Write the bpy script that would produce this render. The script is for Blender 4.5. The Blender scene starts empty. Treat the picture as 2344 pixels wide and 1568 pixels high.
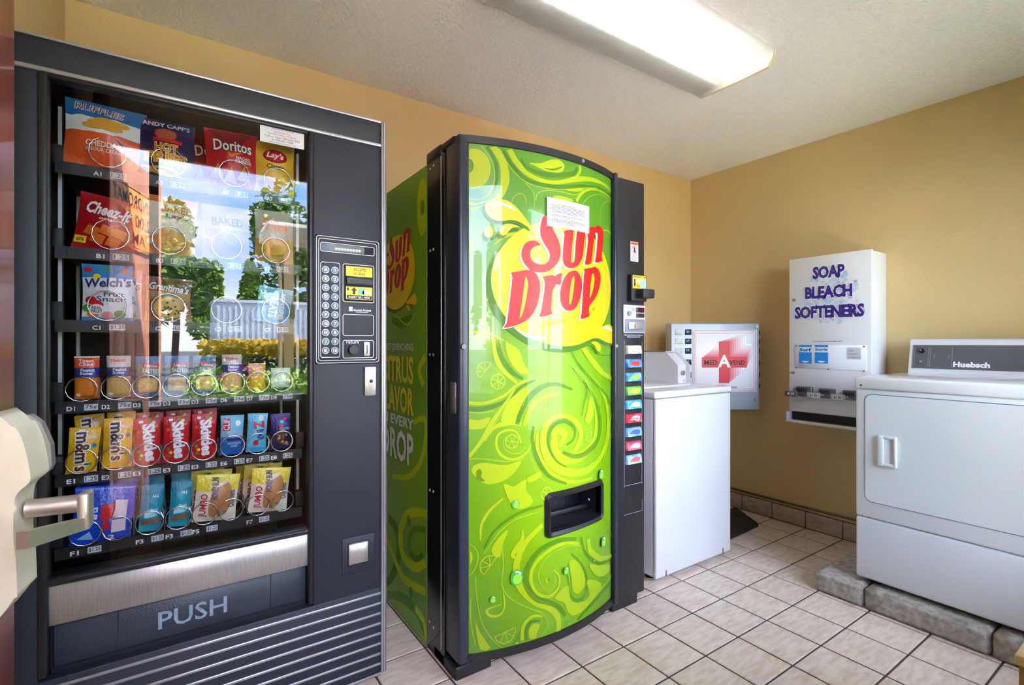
import bpy, bmesh, math, random
from mathutils import Vector, Matrix
from mathutils.geometry import tessellate_polygon

S = bpy.context.scene
COL = S.collection
R = math.radians
random.seed(7)

# ---------------------------------------------------------------- camera
FPX, YAW, HC = 1141.0, R(55.83), 1.14
cam_d = bpy.data.cameras.new('camera')
cam = bpy.data.objects.new('camera', cam_d); COL.objects.link(cam)
cam.location = (0, 0, HC); cam.rotation_euler = (R(90), 0, YAW - R(90))
cam_d.sensor_fit = 'HORIZONTAL'; cam_d.sensor_width = 36.0
cam_d.lens = FPX / 2344 * 36.0; cam_d.clip_start = 0.02; cam_d.clip_end = 300
S.camera = cam

# ---------------------------------------------------------------- exposure
S.view_settings.view_transform = 'Standard'; S.view_settings.look = 'None'
S.view_settings.exposure = 1.42; S.view_settings.gamma = 1.0
S.view_settings.use_curve_mapping = False
S.cycles.use_denoising = True
S.cycles.max_bounces = 10; S.cycles.diffuse_bounces = 5; S.cycles.glossy_bounces = 4
S.cycles.transparent_max_bounces = 24; S.cycles.transmission_bounces = 6
S.cycles.sample_clamp_indirect = 8.0
S.cycles.caustics_reflective = False; S.cycles.caustics_refractive = False

# ---------------------------------------------------------------- world: blue sky with fair-weather clouds
SKY_STRENGTH = 9.5
TUBE_EMIT = 7.5
w = bpy.data.worlds.new('sky'); S.world = w; w.use_nodes = True
nt = w.node_tree; nt.nodes.clear()
def wn(t): return nt.nodes.new(t)
tc = wn('ShaderNodeTexCoord'); sep = wn('ShaderNodeSeparateXYZ'); nt.links.new(tc.outputs['Generated'], sep.inputs[0])
rmp = wn('ShaderNodeValToRGB'); nt.links.new(sep.outputs['Z'], rmp.inputs[0])
e = rmp.color_ramp.elements
e[0].position = 0.0; e[0].color = (.52, .70, .95, 1); e[1].position = .55; e[1].color = (.13, .33, .80, 1)
k_ = e.new(.2); k_.color = (.24, .48, .92, 1)
mp = wn('ShaderNodeMapping'); mp.inputs['Scale'].default_value = (2.2, 2.2, 4.6); mp.inputs['Location'].default_value = (.6, .3, .2)
nt.links.new(tc.outputs['Generated'], mp.inputs[0])
nz = wn('ShaderNodeTexNoise'); nz.inputs['Scale'].default_value = 1.5; nz.inputs['Detail'].default_value = 7; nz.inputs['Roughness'].default_value = .58
nt.links.new(mp.outputs[0], nz.inputs['Vector'])
cr_ = wn('ShaderNodeValToRGB'); nt.links.new(nz.outputs['Fac'], cr_.inputs[0])
cr_.color_ramp.elements[0].position = .41; cr_.color_ramp.elements[1].position = .62
mx = wn('ShaderNodeMixRGB'); nt.links.new(cr_.outputs[0], mx.inputs[0]); nt.links.new(rmp.outputs[0], mx.inputs[1]); mx.inputs[2].default_value = (.94, .94, .955, 1)
bg = wn('ShaderNodeBackground'); nt.links.new(mx.outputs[0], bg.inputs[0]); bg.inputs[1].default_value = SKY_STRENGTH
wo = wn('ShaderNodeOutputWorld'); nt.links.new(bg.outputs[0], wo.inputs[0])

# sun, high behind the building: the yard in front of the windows is sunlit
sun_d = bpy.data.lights.new('sun', 'SUN'); sun_d.energy = 46; sun_d.angle = R(.6); sun_d.color = (1, .95, .86)
sun = bpy.data.objects.new('sun', sun_d); COL.objects.link(sun)
sun.rotation_euler = Vector((-.62, -.22, -.85)).to_track_quat('-Z', 'Y').to_euler()
sun.location = (4, 6, 9)

# ---------------------------------------------------------------- helpers
def lin(c):
    def f(v):
        v /= 255.0
        return v / 12.92 if v <= .04045 else ((v + .055) / 1.055) ** 2.4
    return (f(c[0]), f(c[1]), f(c[2]), 1)

MATS = {}
def mat(name, c, rough=.5, metal=0, var=0.0, scale=8.0, bump=0.0, bscale=60.0, coat=0.0, alpha=None, spec=.5, stretch=None, emit=0, tint=None, rand=0.0, detail=4):
    """node material: sRGB colour with procedural variation (noise between two tones) and noise bump"""
    if name in MATS: return MATS[name]
    m = bpy.data.materials.new(name); m.use_nodes = True
    n = m.node_tree.nodes; l = m.node_tree.links
    b = n['Principled BSDF']; o = n['Material Output']
    C = lin(c); b.inputs['Base Color'].default_value = C
    b.inputs['Roughness'].default_value = rough; b.inputs['Metallic'].default_value = metal
    b.inputs['Specular IOR Level'].default_value = spec
    b.inputs['Coat Weight'].default_value = coat; b.inputs['Coat Roughness'].default_value = .03
    if emit:
        b.inputs['Emission Color'].default_value = C; b.inputs['Emission Strength'].default_value = emit
    if var or bump:
        t = n.new('ShaderNodeTexCoord'); vec = t.outputs['Object']
        if stretch:
            mpn = n.new('ShaderNodeMapping'); mpn.inputs['Scale'].default_value = stretch; l.new(vec, mpn.inputs[0]); vec = mpn.outputs[0]
        if rand:
            oi = n.new('ShaderNodeObjectInfo'); ad = n.new('ShaderNodeVectorMath'); ad.operation = 'ADD'
            ml = n.new('ShaderNodeVectorMath'); ml.operation = 'SCALE'; ml.inputs['Scale'].default_value = 40
            l.new(oi.outputs['Random'], ml.inputs[0]); l.new(vec, ad.inputs[0]); l.new(ml.outputs[0], ad.inputs[1]); vec = ad.outputs[0]
    if var:
        q = n.new('ShaderNodeTexNoise'); q.inputs['Scale'].default_value = scale; q.inputs['Detail'].default_value = detail; l.new(vec, q.inputs['Vector'])
        r = n.new('ShaderNodeValToRGB'); l.new(q.outputs['Fac'], r.inputs[0])
        T = lin(tint) if tint else tuple(v * (1 - var) for v in C[:3]) + (1,)
        r.color_ramp.elements[0].position = .33; r.color_ramp.elements[0].color = T
        r.color_ramp.elements[1].position = .62; r.color_ramp.elements[1].color = C
        col = r.outputs[0]
        if rand:
            hs = n.new('ShaderNodeHueSaturation'); mr = n.new('ShaderNodeMapRange')
            mr.inputs['To Min'].default_value = 1 - rand; mr.inputs['To Max'].default_value = 1 + rand * .5
            l.new(oi.outputs['Random'], mr.inputs[0]); l.new(mr.outputs[0], hs.inputs['Value']); l.new(col, hs.inputs['Color']); col = hs.outputs[0]
        l.new(col, b.inputs['Base Color'])
    if bump:
        q2 = n.new('ShaderNodeTexNoise'); q2.inputs['Scale'].default_value = bscale; q2.inputs['Detail'].default_value = 3; l.new(vec, q2.inputs['Vector'])
        bp = n.new('ShaderNodeBump'); bp.inputs['Strength'].default_value = min(1, bump); bp.inputs['Distance'].default_value = .004 * max(1, bump)
        l.new(q2.outputs['Fac'], bp.inputs['Height']); l.new(bp.outputs[0], b.inputs['Normal'])
    if alpha is not None:
        b.inputs['Alpha'].default_value = alpha
    MATS[name] = m
    return m

def glass(name, ior=1.5, tint=(1, 1, 1), rough=0.0):
    """thin clear sheet: transparent with a Fresnel mirror on top"""
    if name in MATS: return MATS[name]
    m = bpy.data.materials.new(name); m.use_nodes = True
    n = m.node_tree.nodes; l = m.node_tree.links; n.remove(n['Principled BSDF'])
    fr = n.new('ShaderNodeFresnel'); fr.inputs['IOR'].default_value = ior
    tr = n.new('ShaderNodeBsdfTransparent'); tr.inputs[0].default_value = (*tint, 1)
    gl = n.new('ShaderNodeBsdfGlossy'); gl.inputs['Roughness'].default_value = rough
    mxs = n.new('ShaderNodeMixShader'); l.new(fr.outputs[0], mxs.inputs[0]); l.new(tr.outputs[0], mxs.inputs[1]); l.new(gl.outputs[0], mxs.inputs[2])
    l.new(mxs.outputs[0], n['Material Output'].inputs[0])
    MATS[name] = m
    return m

def veil(name, c, a):
    """translucent ink: part of the print below shows through"""
    if name in MATS: return MATS[name]
    m = bpy.data.materials.new(name); m.use_nodes = True
    n = m.node_tree.nodes; l = m.node_tree.links; b = n['Principled BSDF']
    b.inputs['Base Color'].default_value = lin(c); b.inputs['Roughness'].default_value = .5
    tr = n.new('ShaderNodeBsdfTransparent'); ms = n.new('ShaderNodeMixShader'); ms.inputs[0].default_value = a
    l.new(tr.outputs[0], ms.inputs[1]); l.new(b.outputs[0], ms.inputs[2]); l.new(ms.outputs[0], n['Material Output'].inputs[0])
    MATS[name] = m
    return m

# pixel of the 2344x1568 photograph -> point on a real plane of the room
_c, _s = math.cos(YAW), math.sin(YAW)
FW, RT = Vector((_c, _s, 0)), Vector((_s, -_c, 0))
def ray(px, py): return FW + RT * ((px - 1172) / FPX) + Vector((0, 0, 1)) * ((784 - py) / FPX)
def onX(px, py, x): r = ray(px, py); return Vector((0, 0, HC)) + r * (x / r.x)
def onY(px, py, y): r = ray(px, py); return Vector((0, 0, HC)) + r * (y / r.y)
def onZ(px, py, z): r = ray(px, py); return Vector((0, 0, HC)) + r * ((z - HC) / r.z)

ORI = {}
def origin(p):
    return ORI.get(p.name, Vector((0, 0, 0))) if p is not None else Vector((0, 0, 0))

def tag(o, label=None, cat=None, group=None, kind=None):
    if label: o['label'] = label
    if cat: o['category'] = cat
    if group: o['group'] = group
    if kind: o['kind'] = kind
    return o

def thing(name, loc, label, cat, group=None, rz=0.0, local=False):
    """Empty at a thing's base; its parts are children. local=True: parts are modelled in the Empty's own axes"""
    o = bpy.data.objects.new(name, None); COL.objects.link(o)
    o.location = loc; o.rotation_euler = (0, 0, rz); o.empty_display_size = .1
    ORI[o.name] = Vector((0, 0, 0)) if local else Vector(loc)
    return tag(o, label, cat, group)

def link(name, me, parent=None, loc=None):
    o = bpy.data.objects.new(name, me); COL.objects.link(o)
    if parent is not None:
        o.parent = parent; ORI[o.name] = origin(parent)
    if loc is not None: o.location = loc
    return o

class MB:
    """mesh builder: collects faces, then links them as ONE mesh object"""
    def __init__(s): s.v = []; s.f = []; s.m = []; s.sm = []
    def add(s, vs, fs, mi=0, smooth=False):
        k = len(s.v); s.v += [tuple(p) for p in vs]
        for f in fs: s.f.append([i + k for i in f]); s.m.append(mi); s.sm.append(smooth)
        return s
    def quad(s, a, b, c, d, mi=0): return s.add([a, b, c, d], [(0, 1, 2, 3)], mi)
    def box(s, x0, x1, y0, y1, z0, z1, mi=0):
        v = [(x0, y0, z0), (x1, y0, z0), (x1, y1, z0), (x0, y1, z0), (x0, y0, z1), (x1, y0, z1), (x1, y1, z1), (x0, y1, z1)]
        return s.add(v, [(3, 2, 1, 0), (4, 5, 6, 7), (0, 1, 5, 4), (1, 2, 6, 5), (2, 3, 7, 6), (3, 0, 4, 7)], mi)
    def rbox(s, x0, x1, y0, y1, z0, z1, r=.004, seg=2, mi=0):
        bm = bmesh.new(); bmesh.ops.create_cube(bm, size=1)
        for v in bm.verts:
            v.co = ((x0 + x1) / 2 + v.co.x * (x1 - x0), (y0 + y1) / 2 + v.co.y * (y1 - y0), (z0 + z1) / 2 + v.co.z * (z1 - z0))
        r = min(r, .49 * min(abs(x1 - x0), abs(y1 - y0), abs(z1 - z0)))
        bmesh.ops.bevel(bm, geom=bm.edges[:], offset=r, segments=seg, profile=.5, affect='EDGES')
        return s.bm(bm, mi, True)
    def bm(s, bm, mi=0, smooth=False):
        bm.verts.index_update()
        s.add([v.co[:] for v in bm.verts], [[v.index for v in f.verts] for f in bm.faces], mi, smooth)
        bm.free(); return s
    def prism(s, pts, fn, a, b, mi=0, smooth=False):
        """closed 2-D outline extruded from depth a to b; fn(u, v, w) -> point"""
        n = len(pts)
        t = tessellate_polygon([[Vector((p[0], p[1], 0)) for p in pts]])
        va = [fn(p[0], p[1], a) for p in pts]; vb = [fn(p[0], p[1], b) for p in pts]
        s.add(va, [tuple(x) for x in t], mi); s.add(vb, [tuple(reversed(x)) for x in t], mi)
        s.add(va + vb, [(i, (i + 1) % n, (i + 1) % n + n, i + n) for i in range(n)], mi, smooth)
        return s
    def cyl(s, c, axis, r, h, n=16, mi=0, r2=None, cap=True, smooth=True):
        c = Vector(c); ax = Vector(axis).normalized(); q = ax.to_track_quat('Z', 'Y'); r2 = r if r2 is None else r2
        A = [c + q @ Vector((r * math.cos(2 * math.pi * i / n), r * math.sin(2 * math.pi * i / n), 0)) for i in range(n)]
        B = [c + ax * h + q @ Vector((r2 * math.cos(2 * math.pi * i / n), r2 * math.sin(2 * math.pi * i / n), 0)) for i in range(n)]
        s.add(A + B, [(i, (i + 1) % n, (i + 1) % n + n, i + n) for i in range(n)], mi, smooth)
        if cap: s.add(B, [tuple(range(n))], mi); s.add(A, [tuple(reversed(range(n)))], mi)
        return s
    def tube(s, pts, r, n=6, mi=0, closed=False):
        pts = [Vector(p) for p in pts]; N = len(pts); rings = []
        up = None
        for i, p in enumerate(pts):
            if closed: t = (pts[(i + 1) % N] - pts[i - 1])
            else: t = pts[min(i + 1, N - 1)] - pts[max(i - 1, 0)]
            t.normalize()
            if up is None: up = t.orthogonal().normalized()
            up = (up - t * up.dot(t)).normalized(); bn = t.cross(up)
            rings += [p + up * (r * math.cos(2 * math.pi * k / n)) + bn * (r * math.sin(2 * math.pi * k / n)) for k in range(n)]
        fs = []
        for i in range(N if closed else N - 1):
            a = i * n; b = ((i + 1) % N) * n
            for k in range(n): fs.append((a + k, a + (k + 1) % n, b + (k + 1) % n, b + k))
        s.add(rings, fs, mi, True)
        if not closed: s.add(rings[:n], [tuple(reversed(range(n)))], mi); s.add(rings[-n:], [tuple(range(n))], mi)
        return s
    def mesh(s, name, mats, off=Vector((0, 0, 0))):
        me = bpy.data.meshes.new(name)
        me.from_pydata([(p[0] - off.x, p[1] - off.y, p[2] - off.z) for p in s.v], [], s.f)
        for m in (mats if isinstance(mats, (list, tuple)) else [mats]): me.materials.append(m)
        me.polygons.foreach_set('material_index', s.m); me.polygons.foreach_set('use_smooth', s.sm)
        me.update()
        return me
    def build(s, name, mats, parent=None, loc=None):
        off = origin(parent) if parent is not None else (Vector(loc) if loc is not None else Vector((0, 0, 0)))
        return link(name, s.mesh(name, mats, off), parent, loc if parent is None else None)

def rounded(x0, x1, z0, z1, r, n=4):
    p = []
    for cx, cz, a in ((x1 - r, z1 - r, 0), (x0 + r, z1 - r, 90), (x0 + r, z0 + r, 180), (x1 - r, z0 + r, 270)):
        for i in range(n + 1):
            t = R(a + 90 * i / n); p.append((cx + r * math.cos(t), cz + r * math.sin(t)))
    return p
def ell(cx, cz, rx, rz, n=24, a0=0): return [(cx + rx * math.cos(a0 + 2 * math.pi * i / n), cz + rz * math.sin(a0 + 2 * math.pi * i / n)) for i in range(n)]
def smooth(pts, n=4, closed=True):
    """Catmull-Rom through the points"""
    N = len(pts); out = []
    for i in range(N if closed else N - 1):
        if closed: p = [pts[(i + k - 1) % N] for k in range(4)]
        else: p = [pts[min(max(i + k - 1, 0), N - 1)] for k in range(4)]
        for j in range(n):
            t = j / n
            out.append(tuple(.5 * (2 * p[1][a] + (p[2][a] - p[0][a]) * t + (2 * p[0][a] - 5 * p[1][a] + 4 * p[2][a] - p[3][a]) * t * t + (3 * p[1][a] - p[0][a] - 3 * p[2][a] + p[3][a]) * t ** 3) for a in range(len(pts[0]))))
    if not closed: out.append(tuple(pts[-1]))
    return out

# ---------------------------------------------------------------- flat print: lettering and shapes laid on a surface
_TX = {}
def text2d(s, bold=0.0, shear=0.0):
    k = (s, bold, shear)
    if k in _TX: return _TX[k]
    cu = bpy.data.curves.new('t', 'FONT'); cu.body = s; cu.size = 1; cu.resolution_u = 2; cu.offset = bold; cu.shear = shear; cu.fill_mode = 'FRONT'
    o = bpy.data.objects.new('t', cu); COL.objects.link(o)
    dg = bpy.context.evaluated_depsgraph_get(); ev = o.evaluated_get(dg); me = ev.to_mesh()
    v = [(p.co.x, p.co.y) for p in me.vertices]; f = [tuple(p.vertices) for p in me.polygons]
    ev.to_mesh_clear(); bpy.data.objects.remove(o); bpy.data.curves.remove(cu)
    if bold or shear:      # keep the plain letters' frame so that outlines line up
        x0, x1, y0, y1 = text2d(s)[3]
        if shear: x1 += (y1 - y0) * shear
    else: x0 = min(p[0] for p in v); x1 = max(p[0] for p in v); y0 = min(p[1] for p in v); y1 = max(p[1] for p in v)
    v = [((p[0] - x0) / (x1 - x0), (p[1] - y0) / (y1 - y0)) for p in v]
    _TX[k] = (v, f, (x1 - x0) / (y1 - y0), (x0, x1, y0, y1))
    return _TX[k]

def sliced(v, f, su=None, sv=None):
    """cut a flat mesh along a grid so that it can follow a curved surface"""
    bm = bmesh.new(); vs = [bm.verts.new((p[0], p[1], 0)) for p in v]
    for q in f:
        try: bm.faces.new([vs[i] for i in q])
        except ValueError: pass
    for ax, st in ((0, su), (1, sv)):
        if not st: continue
        lo = min(p[ax] for p in v); hi = max(p[ax] for p in v); k = math.ceil(lo / st + 1e-6)
        while k * st < hi - 1e-6:
            co = [0, 0, 0]; co[ax] = k * st; no = [0, 0, 0]; no[ax] = 1
            bmesh.ops.bisect_plane(bm, geom=bm.verts[:] + bm.edges[:] + bm.faces[:], plane_co=co, plane_no=no, dist=1e-7)
            k += 1
    bm.verts.index_update()
    r = [(p.co.x, p.co.y) for p in bm.verts], [[p.index for p in q.verts] for q in bm.faces]
    bm.free(); return r

class Print:
    """stack of flat shapes on a surface; fn(u, v, height) -> point; one object, one material slot per ink"""
    def __init__(s, fn, su=None, sv=None, step=.0004, base=.0004):
        s.fn = fn; s.su = su; s.sv = sv; s.mb = MB(); s.inks = []; s.step = step; s.lv = base
    def ink(s, m):
        if m not in s.inks: s.inks.append(m)
        return s.inks.index(m)
    def up(s, k=1): s.lv += s.step * k; return s
    def raw(s, v, f, m):
        if s.su or s.sv: v, f = sliced(v, f, s.su, s.sv)
        s.mb.add([s.fn(p[0], p[1], s.lv) for p in v], f, s.ink(m)); return s
    def poly(s, pts, m):
        t = tessellate_polygon([[Vector((p[0], p[1], 0)) for p in pts]])
        return s.raw(pts, [tuple(x) for x in t], m)
    def rect(s, u0, u1, v0, v1, m): return s.raw([(u0, v0), (u1, v0), (u1, v1), (u0, v1)], [(0, 1, 2, 3)], m)
    def text(s, t, u0, u1, v0, v1, m, bold=0.0, shear=0.0):
        v, f = text2d(t, bold, shear)[:2]
        return s.raw([(u0 + p[0] * (u1 - u0), v0 + p[1] * (v1 - v0)) for p in v], f, m)
    def textq(s, t, bl, br, tl, m, bold=0.0, shear=0.0):
        """lettering in a parallelogram bl, br, tl"""
        v, f = text2d(t, bold, shear)[:2]
        return s.raw([(bl[0] + p[0] * (br[0] - bl[0]) + p[1] * (tl[0] - bl[0]), bl[1] + p[0] * (br[1] - bl[1]) + p[1] * (tl[1] - bl[1])) for p in v], f, m)
    def textc(s, t, u, v, h, m, bold=0.0, wmax=None, sq=1.0):
        a = text2d(t, bold)[2]; wd = h * a * sq
        if wmax: wd = min(wd, wmax)
        return s.text(t, u - wd / 2, u + wd / 2, v - h / 2, v + h / 2, m, bold)
    def ribbon(s, pts, wd, m, n=5):
        """tapering stroke along a smooth path; wd: width or (start, middle, end)"""
        p = smooth(pts, n, False); N = len(p); L = []; Q = []
        w3 = (wd, wd, wd) if not isinstance(wd, (tuple, list)) else wd
        for i in range(N):
            a = p[max(i - 1, 0)]; b = p[min(i + 1, N - 1)]; dx, dz = b[0] - a[0], b[1] - a[1]; q = math.hypot(dx, dz) or 1
            t = i / (N - 1); ww = (w3[0] + (w3[1] - w3[0]) * t * 2) if t < .5 else (w3[1] + (w3[2] - w3[1]) * (t * 2 - 1))
            nx, nz = -dz / q * ww / 2, dx / q * ww / 2
            L.append((p[i][0] + nx, p[i][1] + nz)); Q.append((p[i][0] - nx, p[i][1] - nz))
        v = L + Q; f = [(i, i + 1, N + i + 1, N + i) for i in range(N - 1)]
        s.mb.add([s.fn(a[0], a[1], s.lv) for a in v], f, s.ink(m)); return s
    def ring(s, cx, cz, rx, rz, wd, m, n=28, a0=0, a1=2 * math.pi):
        return s.ribbon([(cx + rx * math.cos(a0 + (a1 - a0) * i / n), cz + rz * math.sin(a0 + (a1 - a0) * i / n)) for i in range(n + 1)], wd, m, 1)
    def build(s, name, parent): return s.mb.build(name, s.inks, parent)

# ================================================================ the room
XL, XR, YB, YD, ZC = -.318, 3.218, 2.347, -.25, 2.36
M_wall = mat('painted wall', (210, 183, 130), .72, var=.05, scale=3, bump=.35, bscale=90)
M_ceil = mat('popcorn ceiling', (243, 242, 240), .9, var=.06, scale=70, bump=1.6, bscale=85)
M_out = mat('outside wall', (205, 176, 120), .8, var=.08, scale=5, bump=.4, bscale=40)
M_trimw = mat('white painted trim', (232, 230, 224), .45, var=.03, scale=20)
M_grout = mat('grout', (80, 68, 62), .9, var=.25, scale=60)
M_tile = mat('beige stone tile', (224, 209, 194), .42, var=.14, scale=16, bump=.12, bscale=45, stretch=(1, 3.5, 1), rand=.05, tint=(204, 184, 166), detail=7)
M_btile = mat('baseboard tile', (190, 172, 160), .42, var=.14, scale=14, bump=.1, bscale=40, stretch=(1, 1.2, 5), rand=.05, tint=(166, 146, 134), detail=7)
T_ = .12

def struct(name, mb, m, label, cat=None):
    return tag(mb.build(name, m), label, cat, kind='structure')

struct('wall_back', MB().box(XL - T_, XR + T_, YB, YB + T_, -.05, ZC), M_wall, 'tan painted wall behind the two vending machines')
struct('wall_right', MB().box(XR, XR + T_, YD, YB, -.05, ZC), M_wall, 'tan painted wall behind the dryer and the soap dispenser')
DY0, DY1, DZ = .12, 1.02, 2.06
wl = MB().box(XL - T_, XL, YD - T_, DY0, -.05, ZC).box(XL - T_, XL, DY1, YB, -.05, ZC).box(XL - T_, XL, DY0, DY1, DZ, ZC)
struct('wall_left', wl, M_wall, 'tan painted wall strip at the snack machine side')
WIN = [(-.317, -.104, .10, 2.30), (-.103, 1.06, .76, 2.27), (1.60, 2.72, .48, 2.14)]
wf = MB(); xs = XL
for (a, b, c, d) in WIN:
    wf.box(xs, a, YD - T_, YD, -.05, ZC); wf.box(a, b, YD - T_, YD, -.05, c); wf.box(a, b, YD - T_, YD, d, ZC); xs = b
wf.box(xs, XR + T_, YD - T_, YD, -.05, ZC)
struct('wall_front', wf, M_wall, 'tan painted wall with two windows opposite the vending machines')
struct('ceiling', MB().box(XL - T_, XR + T_, YD - T_, YB + T_, ZC, ZC + .12), M_ceil, 'white popcorn textured ceiling')
struct('roof', MB().box(XL - .5, XR + .5, YD - .30, YB + .5, ZC + .13, ZC + .22), M_out, 'flat roof slab with a deep eave over the laundry room')
for i, (a, b, c, d) in enumerate(WIN):
    wd = thing('window_%d' % (i + 1), ((a + b) / 2, YD, c), ['narrow sidelight beside the wide window', 'wide white framed window facing the flower bed', 'white framed window opposite the washer'][i], None)
    wd['kind'] = 'structure'
    fw_ = .014 if i == 0 else .03
    for nm, q in (('frame', (a, a + fw_, c, d)), ('frame', (b - fw_, b, c, d)), ('frame', (a, b, d - .035, d)), ('frame', (a, b, c, c + .03))):
        MB().rbox(q[0], q[1], YD - .09, YD - .03, q[2], q[3], .004).build(nm, M_trimw, wd)
    MB().rbox(a - (.03 if i == 2 else 0), b + (.03 if i else 0), YD - .10, YD + .045, c - .03, c, .006).build('sill', M_trimw, wd)
    MB().box(a + .01, b - .01, YD - .064, YD - .060, c + .025, d - .03).build('pane', glass('window glass', 1.35), wd)
    if i == 2: MB().rbox((a + b) / 2 - .02, (a + b) / 2 + .02, YD - .085, YD - .04, c, d, .003).build('mullion', M_trimw, wd)

cw = MB(); c0, c1, d0, d1 = -1.5, XL - T_, -.6, 1.7  # unseen dark box added outside the side door to darken its mirror image
cw.box(c0 - .1, c0, d0, d1, -.05, ZC).box(c0, c1, d0 - .1, d0, -.05, ZC).box(c0, c1, d1, d1 + .1, -.05, ZC).box(c0 - .1, c1, d0 - .1, d1 + .1, ZC, ZC + .1).box(c0 - .1, c1, d0 - .1, d1 + .1, -.15, -.05)
struct('wall_dark_blocker', cw, mat('dark blocker paint', (74, 54, 46), .7, var=.1, scale=4), 'unseen dark brown box added behind the side door')
# floor: grout bed with every tile a piece of its own
PT, GX, GY = .2064, 1.810, 1.5196
floor = tag(MB().box(XL - T_, XR + T_, YD - T_, YB + T_, -.06, -.004).build('floor', M_grout), 'beige ceramic tile floor with dark grout', kind='structure')
tile_cache = {}
def tile_mesh(w, h):
    k = (round(w, 4), round(h, 4))
    if k not in tile_cache:
        e_ = .003; a, b = w / 2, h / 2
        v = [(-a, -b, -.004), (a, -b, -.004), (a, b, -.004), (-a, b, -.004), (-a, -b, -.0015), (a, -b, -.0015), (a, b, -.0015), (-a, b, -.0015),
             (-a + e_, -b + e_, 0), (a - e_, -b + e_, 0), (a - e_, b - e_, 0), (-a + e_, b - e_, 0)]
        f = [(i, (i + 1) % 4, (i + 1) % 4 + 4, i + 4) for i in range(4)] + [(i + 4, (i + 1) % 4 + 4, (i + 1) % 4 + 8, i + 8) for i in range(4)] + [(8, 9, 10, 11)]
        tile_cache[k] = MB().add(v, f).mesh('tile', M_tile)
    return tile_cache[k]
gr = .0075
ix = range(math.floor((XL - GX) / PT), math.ceil((XR - GX) / PT)); iy = range(math.floor((YD - GY) / PT), math.ceil((YB - GY) / PT))
for i in ix:
    for j in iy:
        x0 = max(GX + i * PT + gr / 2, XL + .001); x1 = min(GX + (i + 1) * PT - gr / 2, XR - .010)
        y0 = max(GY + j * PT + gr / 2, YD + .001); y1 = min(GY + (j + 1) * PT - gr / 2, YB - .010)
        if x1 - x0 < .02 or y1 - y0 < .02: continue
        o = link('tile', tile_mesh(x1 - x0, y1 - y0), floor); o.location = ((x0 + x1) / 2, (y0 + y1) / 2, 0)

def skirting(name, label, along, p0, p1, at, phase):
    """tiled baseboard along a wall; each tile a piece"""
    bb = MB(); k0 = math.floor((p0 - phase) / PT)
    if along == 'y': bb.box(at - .006, at, p0, p1, 0, .104)
    else: bb.box(p0, p1, at - .006, at, 0, .104)
    base = struct(name, bb, M_grout, label)
    k = k0
    while phase + k * PT < p1:
        a = max(phase + k * PT + .003, p0); b = min(phase + (k + 1) * PT - .003, p1); k += 1
        if b - a < .02: continue
        if along == 'y': MB().rbox(at - .013, at - .004, a, b, .004, .101, .002, 1).build('tile', M_btile, base)
        else: MB().rbox(a, b, at - .013, at - .004, .004, .101, .002, 1).build('tile', M_btile, base)
skirting('baseboard_right', 'row of beige baseboard tiles along the wall beside the dryer', 'y', YD, YB, XR, 1.520)
skirting('baseboard_back', 'row of beige baseboard tiles behind the washer', 'x', .62, XR - .014, YB, GX)

M_added_case = mat('added dark door casing', (92, 50, 34), .4, var=.25, scale=4, stretch=(6, 6, .8))
struct('trim_added_1', MB().rbox(XL, XL + .016, DY1, DY1 + .16, 0, DZ + .10, .003).rbox(XL, XL + .016, DY0 - .10, DY1 + .16, DZ, DZ + .10, .003), M_added_case, 'dark brown casing added around the side door')  # casing added to darken the wall strip mirrored in the snack glass
# ---------------------------------------------------------------- door leaf standing ajar beside the camera
F_ = Vector((-.190, 1.0, 0)); Hn = Vector((-.314, .125, 0)); dv = (F_ - Hn); LW = dv.length; dv.normalize()
M_door = mat('red brown varnished wood', (158, 72, 40), .32, var=.35, scale=3.0, stretch=(6, 6, .8), tint=(112, 44, 24), coat=.3)
M_nick = mat('satin nickel', (206, 196, 182), .34, metal=.85, var=.06, scale=30, stretch=(1, 1, 14))
M_nickp = mat('cream lock housing', (222, 214, 188), .38, metal=.35, var=.05, scale=25)
door = thing('door_1', Hn, 'red brown wooden door ajar at the picture edge with electronic lock', None, local=True, rz=math.atan2(dv.y, dv.x)); door['kind'] = 'structure'
# local axes: +x along the leaf to its free edge, -y towards the room side (lock side)
MB().rbox(0, LW, 0, .044, .012, 2.04, .002, 1).build('leaf', M_door, door)
lx = LW - .05
def pf(u, v, w): return (w, -u, v)
LZ = 0
prof = smooth([(p[0] * .76, .905 + (p[1] - .93) * .86) for p in [(0, 1.075), (.03, 1.074), (.040, 1.064), (.049, 1.035), (.055, 1.0), (.054, .985), (.040, .972), (.034, .955), (.033, .90), (.036, .87), (.038, .815), (.034, .808), (.0, .792)]], 3, True)
lk = MB().prism(prof, pf, lx - .028, lx + .035, 0, True).build('lock_body', M_nickp, door)
prof2 = [(p[0] * .76, .905 + (p[1] - .93) * .86) for p in [(-.0005, 1.083), (.028, 1.082), (.044, 1.068), (.058, 1.03), (.060, .995), (.055, .985), (-.0005, .985)]]
MB().prism(prof2, pf, lx + .035, lx + .05).build('lock_cover', mat('grey lock rim', (120, 118, 112), .3, metal=.4, var=.1), lk)
MB().cyl((lx, -.03, .910), (0, -1, 0), .0125, .062, 20).build('spindle', M_nick, door)
lv = MB()
a_, b_ = (lx, -.093), (lx - .125, -.066)
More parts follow.
